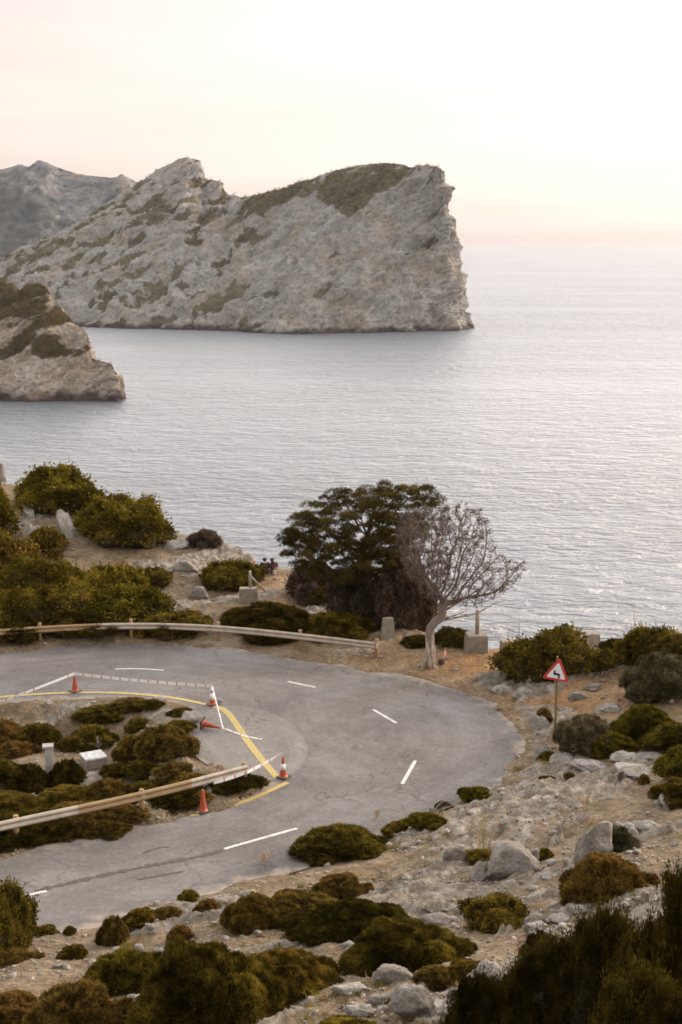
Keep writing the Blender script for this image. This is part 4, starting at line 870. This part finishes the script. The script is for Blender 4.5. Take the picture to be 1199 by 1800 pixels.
# ================================================================== guardrails
def guardrail(label, base_px, rail_h, rail_split, mats, endpost=True, posth=1.0, mat_post=M_tan, z0=None):
    P = [np.array([*P0(*q), 0.02]) for q in base_px]; root = empty('guardrail', tuple(P[1])); tag(root, label, 'guardrail')
    o0 = P[1]
    for k, p in enumerate(P):
        a, b_ = P[max(k-1, 0)], P[min(k+1, len(P)-1)]; rz = math.atan2(b_[1]-a[1], b_[0]-a[0])
        h = posth; q = p-o0; mb = MB()
        mb.lathe([(0.0,-0.3),(0.085,-0.3),(0.085,h-0.02),(0.075,h),(0.0,h)], (q[0], q[1], 0), 12); po = mb.build('post', mat_post, root, True)
        m2 = MB(); nx, ny = math.sin(rz), -math.cos(rz); m2.box((q[0]+nx*0.10, q[1]+ny*0.10, rail_h-0.03), (0.12, 0.10, 0.22), rz); m2.build('bracket', M_galv, po, bevel=0.008)
    C = np.array(smooth_poly([tuple(p[:2]) for p in P], 3)); prof = [(0.0,0.155),(0.03,0.15),(0.075,0.105),(0.08,0.075),(0.03,0.02),(0.02,0.0),(0.03,-0.02),(0.08,-0.075),(0.075,-0.105),(0.03,-0.15),(0.0,-0.155),(-0.012,-0.15),(0.005,0),(-0.012,0.15)]
    C = resample(np.stack([C[:, 0], C[:, 1], np.zeros(len(C))], 1), 80)
    U, _ = project(C[:, 0], C[:, 1], np.full(len(C), rail_h)); 
    cuts = [0]+[int(np.argmin(np.abs(U-s_))) for s_ in rail_split]+[len(C)-1]; cuts = sorted(set(cuts))
    for si, (i0, i1) in enumerate(zip(cuts[:-1], cuts[1:])):
        V = []; np_ = len(prof)
        for i in range(i0, i1+1):
            a, b_ = C[max(i-1, 0)], C[min(i+1, len(C)-1)]; tx, ty = b_[0]-a[0], b_[1]-a[1]; L = math.hypot(tx, ty); nx, ny = ty/L, -tx/L
            for (o_, zz) in prof: V.append((C[i][0]-o0[0]+nx*(0.15+o_), C[i][1]-o0[1]+ny*(0.15+o_), rail_h+zz))
        Fs = [(j*np_+k, (j+1)*np_+k, (j+1)*np_+(k+1) % np_, j*np_+(k+1) % np_) for j in range(i1-i0) for k in range(np_)]
        link('rail', mesh_np('rail', V, Fs, [mats[si % len(mats)]]), root)
    return root, C
guardrail('long guardrail on wooden posts along the far outer edge of the road', [(-260,1166),(-90,1146),(71,1133),(231,1126),(384,1131),(528,1146),(662,1163)], 0.74, [180], [M_tanrail, M_galv])
_, NR = guardrail('short guardrail on wooden posts between the island and the near arm', [(-430,1590),(-195,1540),(30,1489),(250,1441),(430,1392)], 0.82, [135, 330], [M_galv, M_tanrail, M_galv])

# ================================================================== traffic cones
def cone(u, v, bands, label, tilt=None, h=0.75):
    p = P0(u, v); z = 0.012; root = empty('traffic_cone', (p[0], p[1], z)); tag(root, label, 'traffic cone', 'traffic cones around the island')
    mb = MB(); mb.box((0, 0, 0.02), (0.42, 0.42, 0.04), 0.3, 0, 0.92); mb.build('base', M_rubber, root, bevel=0.01)
    def r_(z_): return 0.135-(0.135-0.028)*z_/h
    mb = MB(); prof = [(0.165, 0.04), (0.155, 0.055), (r_(0.07), 0.07)]+[(r_(q), q) for q in np.linspace(0.15, h-0.01, 7)]+[(0.02, h), (0.0, h)]; mb.lathe(prof, n=24); bo = mb.build('body', M_cone, root, True)
    for a, b_ in bands:
        mb = MB(); mb.lathe([(r_(a)+0.001, a), (r_(a)+0.004, a), (r_(b_)+0.004, b_), (r_(b_)+0.001, b_)], n=24); mb.build('band', M_white, bo, True)
    root.rotation_euler = tilt or (0, 0, random.uniform(0, 1.5)); return root, np.array([p[0], p[1], z])
c1, q1 = cone(132, 1216, [(0.66, 0.74)], 'dull orange cone standing on the far yellow line at the left')
c2, q2 = cone(374, 1239, [(0.22, 0.50), (0.56, 0.74)], 'cone wrapped in white at the corner where the tape turns down', (R(2), R(-4), 0.4))
c3, q3 = cone(498, 1367, [(0.28, 0.50)], 'red cone with one white band at the end of the near rail tape')
c4, q4 = cone(357, 1427, [], 'plain orange cone in front of the near rail')
c5, q5 = cone(356, 1281, [], 'orange cone fallen on its side on the asphalt patch'); c5.location.z = 0.21; c5.rotation_euler = (0, R(97), R(-20))
# barrier tape
M_tape = simple('tape_white', (0.86,0.86,0.86), 0.45, 9, 0.05, 0)
def tape(pts, label, wdt=0.075, sag=0.1, twist=0.3, seg=0.30, base=1.2):
    pts = [np.array(p, float) for p in pts]; V = []; Fs = []; mi = []; s = 0; wdt *= 1.5
    for a, b_ in zip(pts[:-1], pts[1:]):
        L = np.linalg.norm(b_-a); n = max(4, int(L/0.045)); 
        for i in range(n+1 if True else n):
            t_ = i/n; p = a+(b_-a)*t_; p[2] -= sag*4*t_*(1-t_)*min(1, L/4); d = (b_-a)/L; sdv = np.cross(d, (0, 0, 1)); tw = twist*math.sin(3*t_+s)+base
            w_ = (np.array([0, 0, 1.])*math.sin(tw)+sdv*math.cos(tw))*wdt/2; V += [p-w_, p+w_]
            if i: k = len(V); Fs.append((k-4, k-3, k-1, k-2)); mi.append(1 if ((s+t_*L) % (seg*1.35)) < seg*0.11 else 0)
        s += L
    o = link('barrier_tape', mesh_np('barrier_tape', V, Fs, [M_tape, M_red], mi=mi)); tag(o, label, 'barrier tape', 'lengths of barrier tape'); return o
def top(q, h=0.75): return q+np.array([0, 0, h+0.01])
tape([[*P0(-240, 1300), 0.25], [*P0(0, 1248), 0.32], top(q1)], 'red and white tape sloping down from the far cone to the left edge', sag=0.02)
tape([top(q1), top(q2)], 'red and white tape strung level between the two far cones', sag=0.05, wdt=0.085)
tape([top(q2), [*P0(392, 1284), 0.10], [*P0(430, 1296), 0.06], [*P0(460, 1302), 0.05]], 'slack tape dropping from the corner cone past the fallen cone', sag=0.0, wdt=0.032, base=2.6, twist=0.1)
e3 = top(q3)+np.array([-0.02, 0, 0.12]); ra = NR[-1]; tape([[*NR[-8][:2]+np.array([0.16, -.16]), 0.70], [ra[0]+0.12, ra[1]-0.22, 0.78], e3], 'red and white tape tied from the near rail end up to the banded cone', sag=0.04, wdt=0.085)

# ================================================================== warning sign
sp_ = G(976, 1284); sx, sy, sz = sp_; sl = math.hypot(math.hypot(sx, sy), CAM_H-sz)
root = empty('road_sign', (sx, sy, sz)); tag(root, 'triangular red bordered double bend warning sign on a yellowish post', 'road sign')
M_pole = simple('ochre_post', (0.20,0.125,0.022), 0.7, 4, 0.3, 0.003); M_sred = simple('sign_red', (0.50,0.035,0.03), 0.5, 6, 0.15, 0); M_swhite = simple('sign_white', (0.72,0.71,0.73), 0.5, 6, 0.08, 0); M_sblk = simple('sign_black', (0.02,0.02,0.02), 0.5, 6, 0.1, 0)
H_ = (1284-1163)*sl/F/math.cos(R(19)); mb = MB(); mb.box((0, 0, H_/2-0.15), (0.085, 0.055, H_+0.3)); mb.build('pole', M_pole, root, bevel=0.005)
plate = empty('sign_face', (0, 0, 0)); plate.parent = root; bpy.data.objects.remove(plate)
def tri(s_, y0, y1, zc, rot):
    V = []
    pts = []
    for k in range(3):
        a = math.pi/2+2*math.pi*k/3; cx, cz = s_*math.cos(a), s_*math.sin(a); rr_ = 0.05*s_/0.5
        for j in range(-2, 3):
            b_ = a+j*math.pi/6; pts.append((cx*(1-0.10)+rr_*math.cos(b_), cz*(1-0.10)+rr_*math.sin(b_)))
    c, s2 = math.cos(rot), math.sin(rot); pts = [(x*c-z*s2, x*s2+z*c) for x, z in pts]; n = len(pts)
    mb = MB(); mb.add([(x, y0, zc+z) for x, z in pts]+[(x, y1, zc+z) for x, z in pts], [tuple(range(n)), tuple(range(2*n-1, n-1, -1))]+[(i, i+n, (i+1) % n+n, (i+1) % n) for i in range(n)]); return mb
zc = H_-0.62; rot = R(-9)
_, vt = project(sx, sy, sz+zc)
pl_ = tri(0.53, -0.050, -0.034, zc, rot).build('sign_plate', M_sred, root); tri(0.375, -0.056, -0.052, zc-0.0, rot).build('white_panel', M_swhite, pl_)
sym = [(-0.115,0.14),(-0.055,0.14),(-0.055,0.045),(0.11,0.03),(0.14,0.0),(0.14,-0.15),(0.075,-0.15),(0.075,-0.05),(-0.085,-0.05),(-0.115,-0.02)]
c_, s_2 = math.cos(rot), math.sin(rot); sp2 = [(x*c_-(z-0.04)*s_2-0.01, x*s_2+(z-0.04)*c_) for x, z in sym]; n = len(sp2)
mb = MB(); mb.add([(x, -0.0600, zc+z) for x, z in sp2]+[(x, -0.0575, zc+z) for x, z in sp2], [tuple(range(n-1, -1, -1)), tuple(range(n, 2*n))]+[(i, (i+1) % n, (i+1) % n+n, i+n) for i in range(n)]); mb.build('bend_symbol', M_sblk, pl_)
root.rotation_euler = (0, 0, R(-8))

# ================================================================== concrete things and old fence posts
def block(u, v, wpx, hpx, label, posts=(), mat=M_conc, taper=0.88, name='concrete_block', dmul=0.8, group='concrete footings of the old fence'):
    p = G(u, v); sl = math.hypot(math.hypot(p[0], p[1]), CAM_H-p[2]); w_, h_ = wpx*sl/F, hpx*sl/F*1.0
    root = empty(name, tuple(p)); tag(root, label, 'concrete block', group); mb = MB(); mb.box((0, w_*dmul*0.4, h_/2-0.1), (w_, w_*dmul, h_+0.2), 0.12, 0, taper, w_*0.04); mb.build('body', mat, root, bevel=0.03)
    return root, p, h_, sl
def post(u, v0, v1, wpx, label, lean=0, name='fence_post', strut=None, zb=None, mat=M_timber):
    p = G(u, v1) if zb is None else zb; sl = math.hypot(math.hypot(p[0], p[1]), CAM_H-p[2]); h = (v1-v0)*sl/F; r_ = wpx*sl/F/2
    root = empty(name, tuple(p)); tag(root, label, 'fence post', 'posts of the old fence'); mb = MB(); mb.tube([(0,0,-0.15), (lean*0.5, 0, h*0.5), (lean, 0, h)], [r_*1.05, r_, r_*0.95], 8); mb.build('shaft', mat, root, True)
    if strut: mb = MB(); mb.tube([(0, -0.02, h*0.75), (strut, -0.1, -0.1)], [r_*0.8, r_*0.8], 8); mb.build('strut', mat, root, True)
_, p, h_, sl = block(436, 1062, 34, 26, 'concrete block at the foot of the post with the leaning strut')
post(440, 1008, 1040, 5, 'grey post with a leaning strut by the couple', strut=0.75, zb=p+np.array([0.1, 0.3, h_-0.05]))
post(603, 1034, 1078, 7, 'plain grey post standing in the purplish bush under the pine')
post(657, 1060, 1100, 4, 'thin grey post left of the tapered concrete block')
block(682, 1124, 26, 36, 'narrow tapered concrete block left of the dead trunk', taper=0.72)
_, p, h_, sl = block(838, 1146, 40, 30, 'squat concrete block carrying a post right of the dead tree')
post(840, 1074, 1118, 8, 'post standing on the squat concrete block', zb=p+np.array([0.05, 0.35, h_-0.05]))
block(893, 1150, 26, 26, 'concrete block half hidden behind the dark bush by the sea')
block(1040, 1138, 30, 24, 'concrete block peeping over the dark bush')
post(912, 1083, 1148, 2, 'very thin metal stake against the sea left of the dark bush', mat=M_galv)
post(1117, 1072, 1130, 2, 'very thin metal stake left of the tall bush at the right edge', mat=M_galv, lean=-0.1)
post(1008, 1082, 1130, 1.6, 'very thin metal stake rising above the dark bush', mat=M_galv)
# pillar on the island
p = G(88, 1364); sl = math.hypot(math.hypot(p[0], p[1]), CAM_H-p[2]); root = empty('concrete_pillar', tuple(p)); tag(root, 'slender grey concrete pillar with a flared foot on the island', 'pillar')
h = 50*sl/F; w_ = 14*sl/F; mb = MB(); mb.box((0, 0, h/2), (w_, w_, h), 0.2, 0, 0.95); mb.build('shaft', M_concp, root, bevel=0.015)
mb = MB(); mb.box((0, 0, 0.02), (w_*2.1, w_*1.9, 0.10), 0.2, 0, 0.6); mb.build('foot', M_concp, root, bevel=0.01); mb = MB(); mb.box((-0.03, 0, h+0.03), (w_*1.35, w_*1.3, 0.09), 0.2); mb.build('cap', M_concp, root, bevel=0.015)
# box
p = G(162, 1350); sl = math.hypot(math.hypot(p[0], p[1]), CAM_H-p[2]); root = empty('concrete_box', tuple(p+np.array([0, 0.35, 0]))); tag(root, 'square concrete box with a bright white lid on the island', 'concrete box'); w_ = 36*sl/F
mb = MB(); mb.box((0, 0, 0.10), (w_, w_, 0.5), R(28), 0, 0.97); mb.build('body', M_conc, root, bevel=0.015); mb = MB(); mb.box((0, 0, 0.385), (w_*1.08, w_*1.08, 0.07), R(28)); mb.build('lid', simple('limewashed_lid', (0.52,0.52,0.51), 0.9, 5, 0.45, 0.01), root, bevel=0.012)

# ================================================================== people: a seated couple
def skin(name, joints, edges, mat, parent, root_i=0, sub=2):
    bm = bmesh.new(); ly = bm.verts.layers.skin.verify(); vs = [bm.verts.new(j[:3]) for j in joints]
    for a, b_ in edges: bm.edges.new((vs[a], vs[b_]))
    for i, v_ in enumerate(vs): r_ = joints[i][3]; v_[ly].radius = r_ if hasattr(r_, '__len__') else (r_, r_); v_[ly].use_root = (i == root_i)
    me = bpy.data.meshes.new(name); bm.to_mesh(me); bm.free(); me.materials.append(mat); o = link(name, me, parent)
    m_ = o.modifiers.new('skin', 'SKIN'); m_.use_smooth_shade = True; s_ = o.modifiers.new('sub', 'SUBSURF'); s_.levels = s_.render_levels = sub; return o
M_skin = simple('skin', (0.42,0.25,0.17), 0.6, 5, 0.1, 0); M_hair = simple('dark_hair', (0.035,0.014,0.008), 0.7, 20, 0.3, 0)
def sitter(loc, rz, label, top_c, leg_c, hs=1.0, bun=False):
    """seated on the ground, facing +Y (the sea), knees drawn up, arms round the knees"""
    r = empty('person', tuple(loc), rz); tag(r, label, 'person', 'couple seated on the crest')
    mt = simple('top_cloth', top_c, 0.9, 6, 0.25, 0.004); ml = simple('trouser_cloth', leg_c, 0.9, 6, 0.25, 0.004)
    sh, hp = 0.185, 0.10
    J = [(0,0,0.12,.10),(0,0.02,0.34,.09),(0,0.05,0.52,.10),(0,0.07,0.60,.05),(0,0.09,0.66,.045),(0,0.10,0.75,(.11,.12)),(0,0.11,0.83,(.10,.11))]
    E = [(0,1),(1,2),(2,3),(3,4),(4,5),(5,6)]
    for s_ in (-1, 1):
        b0 = len(J); J += [(s_*sh,0.06,0.54,.055),(s_*0.24,0.22,0.33,.042),(s_*0.12,0.42,0.38,.033),(s_*0.06,0.49,0.38,.028),(s_*0.03,0.54,0.36,.020)]; E += [(2,b0),(b0,b0+1),(b0+1,b0+2),(b0+2,b0+3),(b0+3,b0+4)]
        b0 = len(J); J += [(s_*hp,0.03,0.11,.085),(s_*0.13,0.42,0.44,.065),(s_*0.12,0.62,0.09,.042),(s_*0.13,0.74,0.04,.035)]; E += [(0,b0),(b0,b0+1),(b0+1,b0+2),(b0+2,b0+3)]
    J = [(x, y, z, rr_) for x, y, z, rr_ in J]; bd_ = skin('body', J, E, M_skin, r)
    JT = [(0,0,0.14,.135),(0,0.02,0.34,.125),(0,0.05,0.52,.125),(0,0.06,0.59,.065)]; ET = [(0,1),(1,2),(2,3)]
    for s_ in (-1, 1): b0 = len(JT); JT += [(s_*sh,0.06,0.54,.075),(s_*0.225,0.22,0.33,.058),(s_*0.125,0.41,0.38,.046)]; ET += [(2,b0),(b0,b0+1),(b0+1,b0+2)]
    skin('jacket', JT, ET, mt, r)
    JL = [(0,0.0,0.12,.13)]; EL = []
    for s_ in (-1, 1): b0 = len(JL); JL += [(s_*hp,0.05,0.12,.105),(s_*0.13,0.42,0.44,.082),(s_*0.12,0.61,0.12,.058)]; EL += [(0,b0),(b0,b0+1),(b0+1,b0+2)]
    skin('trousers', JL, EL, ml, r)
    JH = [(0,0.04,0.67,.09),(0,0.055,0.76,.145),(0,0.09,0.85,.135)]; EH = [(0,1),(1,2)]
    if bun: JH += [(0.0,0.0,0.62,.09),(0.0,-0.04,0.50,.06)]; EH += [(0,3),(3,4)]
    skin('hair', JH, EH, M_hair, r)
    for s_ in (-1, 1):                                  # five separate fingers on each hand
        for f in range(4):
            x0 = s_*(0.035-0.012*0); skin('finger', [(s_*0.03, 0.545+0.004*f, 0.372-0.016*f, .008), (s_*0.005, 0.575, 0.362-0.016*f, .008), (s_*-0.02, 0.572, 0.352-0.016*f, .007)], [(0,1),(1,2)], M_skin, bd_, sub=1)
        skin('thumb', [(s_*0.05, 0.51, 0.40, .010), (s_*0.03, 0.53, 0.425, .009), (s_*0.015, 0.555, 0.43, .008)], [(0,1),(1,2)], M_skin, bd_, sub=1)
    return r
pA = G(466, 1008); pB = pA+np.array([0.50, 0.02, 0]); 
for q in (pA, pB): q[2] = hz(q[0], q[1])-0.02
sitter(pA, R(8), 'person in dark clothes with brown hair, left one of the seated couple', (0.022,0.014,0.018), (0.025,0.02,0.025))
o = sitter(pB, R(-10), 'person in a maroon top leaning in, right one of the seated couple', (0.085,0.028,0.032), (0.10,0.09,0.085), bun=True); o.rotation_euler = (0, R(-9), R(6))
bb = G(482, 1008); root = empty('bag', (bb[0]+0.05, bb[1]-0.25, hz(bb[0], bb[1]))); tag(root, 'small pale bag on the ground behind the seated couple', 'bag'); mb = MB(); mb.box((0,0,0.11), (0.24,0.14,0.24), 0.2, 0, 0.8); mb.build('body', simple('pale_canvas', (0.55,0.42,0.34), 0.9, 6, 0.2, 0.004), root, bevel=0.04); mb = MB(); mb.tube([(-0.07,0,0.2),(-0.05,0,0.3),(0.05,0,0.3),(0.07,0,0.2)], 0.012, 6); mb.build('strap', M_timber, root, True)

# ================================================================== small finds
p = G(776, 1166); root = empty('light_streak', tuple(p)); tag(root, 'pale pink streak of leaked light, built as an upright strip beside the dead trunk', 'light_streak'); n = 16; V = []; Fs = []  # pink strip and stub added in place of a light leak
for i in range(n+1):
    t_ = i/n; x = 0.22*t_+0.05*math.sin(5*t_); z = 0.15+0.55*t_; w_ = 0.07*(1-0.5*t_)
    for k in range(5): a = -1+k*0.5; V.append((x+a*w_, 0.05*math.sin(9*t_+3*a), z+0.04*a))
    if i: Fs += [((i-1)*5+k, (i-1)*5+k+1, i*5+k+1, i*5+k) for k in range(4)]
o = link('light_strip', mesh_np('light_strip', V, Fs, [simple('pink_glow', (0.75,0.42,0.33), 0.9, 6, 0.2, 0.01)], True), root); mb = MB(); mb.lathe([(0,-.1),(0.15,-.1),(0.14,0.12),(0.11,0.2),(0,0.2)], n=10); mb.build('stub', M_bark, root)
def branch_thing(px, label, r0=0.03):
    base = G(*px[0]); mb = MB(); P_ = []
    for u, v in px: q = G(u, v); P_.append(q-base+np.array([0, 0, 0.05]))
    mb.tube(P_, list(np.linspace(r0, r0*0.4, len(P_))), 6)
    for k in range(5): i = random.randrange(len(P_)-1); a = P_[i]; b_ = a+np.array([random.uniform(.2, .7), random.uniform(-.4, .4), random.uniform(0.02, .25)]); mb.tube([a, (a+b_)/2+np.array([0, 0, .05]), b_], [r0*.5, r0*.35, r0*.2], 5)
    root = mb.build('fallen_branch', M_deadbark, None, True, loc=tuple(base)); tag(root, label, 'branch', 'fallen branches by the road end of the rail')
branch_thing([(625,1146),(655,1150),(690,1152),(735,1156)], 'long fallen branch lying from the last rail post to the dead trunk')
branch_thing([(620,1153),(645,1158),(680,1158)], 'shorter fallen branch crossing the last rail post'); branch_thing([(565,1150),(590,1152)], 'small dark stick on the verge between the last two rail posts', 0.025)
branch_thing([(730,1440),(760,1432),(790,1424)], 'thin dry stick at the road edge near the small brown shrub', 0.02)
# dry flower stalks
def stalks(u, v, hpx, spread, n, label):
    p = G(u, v); sl = math.hypot(math.hypot(p[0], p[1]), CAM_H-p[2]); h = hpx*sl/F; C = []; mb = MB()
    for i in range(n):
        a, r_ = random.uniform(0, 6.28), random.uniform(0, 1)*spread; x, y = r_*math.cos(a), r_*math.sin(a); hh = h*random.uniform(.55, 1); tip = (x*1.9, y*1.9, hh); mb.tube([(x*.6, y*.6, -0.03), (x, y, hh*.5), tip], [.006, .005, .004], 4)
        for k in range(10): t_ = random.uniform(0.5, 1); C.append((x*(.9+t_), y*(.9+t_), hh*t_))
    root = empty('dry_stalks', tuple(p)); tag(root, label, 'plant', 'dry flower stalks'); mb.build('stems', simple('dry_stem', (0.42,0.30,0.18), .9, 5, .2, 0), root)
    C = np.repeat(np.array(C), 3, 0)+rng.normal(0, .02, (len(C)*3, 3)); V, Fq = leaves(C, unit(len(C)), 0.03, .8, .5, True); link('seed_heads', mesh_np('seed_heads', V, Fq, [LM['straw']], fattr=dict(tone=rng.uniform(0.2, 1, len(Fq)))), root)['kind'] = 'stuff'
stalks(850, 1500, 75, 0.35, 34, 'tall pinkish dry flower stalks behind the round boulder'); stalks(465, 1522, 26, 0.10, 8, 'small dry stalks at the road edge left of the wide shrub'); stalks(1030, 1430, 35, 0.3, 16, 'short dry stalks on bare soil above the slab rock'); stalks(662, 1440, 20, 0.08, 6, 'few dry stalks behind the roadside shrub row')

# ================================================================== haze
hz0 = bmesh.new(); bmesh.ops.create_cube(hz0, size=1); me = bpy.data.meshes.new('haze'); hz0.to_mesh(me); hz0.free()
o = link('haze', me); top_z = 150.0; bot = SEA-7.5; o.scale = (2*SD+4000, 2*SD+4000, top_z-bot); o.location = (0, 0, (top_z+bot)/2); tag(o, 'thin sea haze softening the distance', kind='stuff')
m = bpy.data.materials.new('sea_haze'); m.use_nodes = True; t = m.node_tree; t.nodes.clear(); mo = N(t, 'ShaderNodeOutputMaterial'); pv = N(t, 'ShaderNodeVolumePrincipled')
pv.inputs['Color'].default_value = (0.50,0.475,0.485,1); pv.inputs['Density'].default_value = 0.000034; pv.inputs['Anisotropy'].default_value = 0.5
t.links.new(pv.outputs[0], mo.inputs['Volume']); me.materials.append(m)
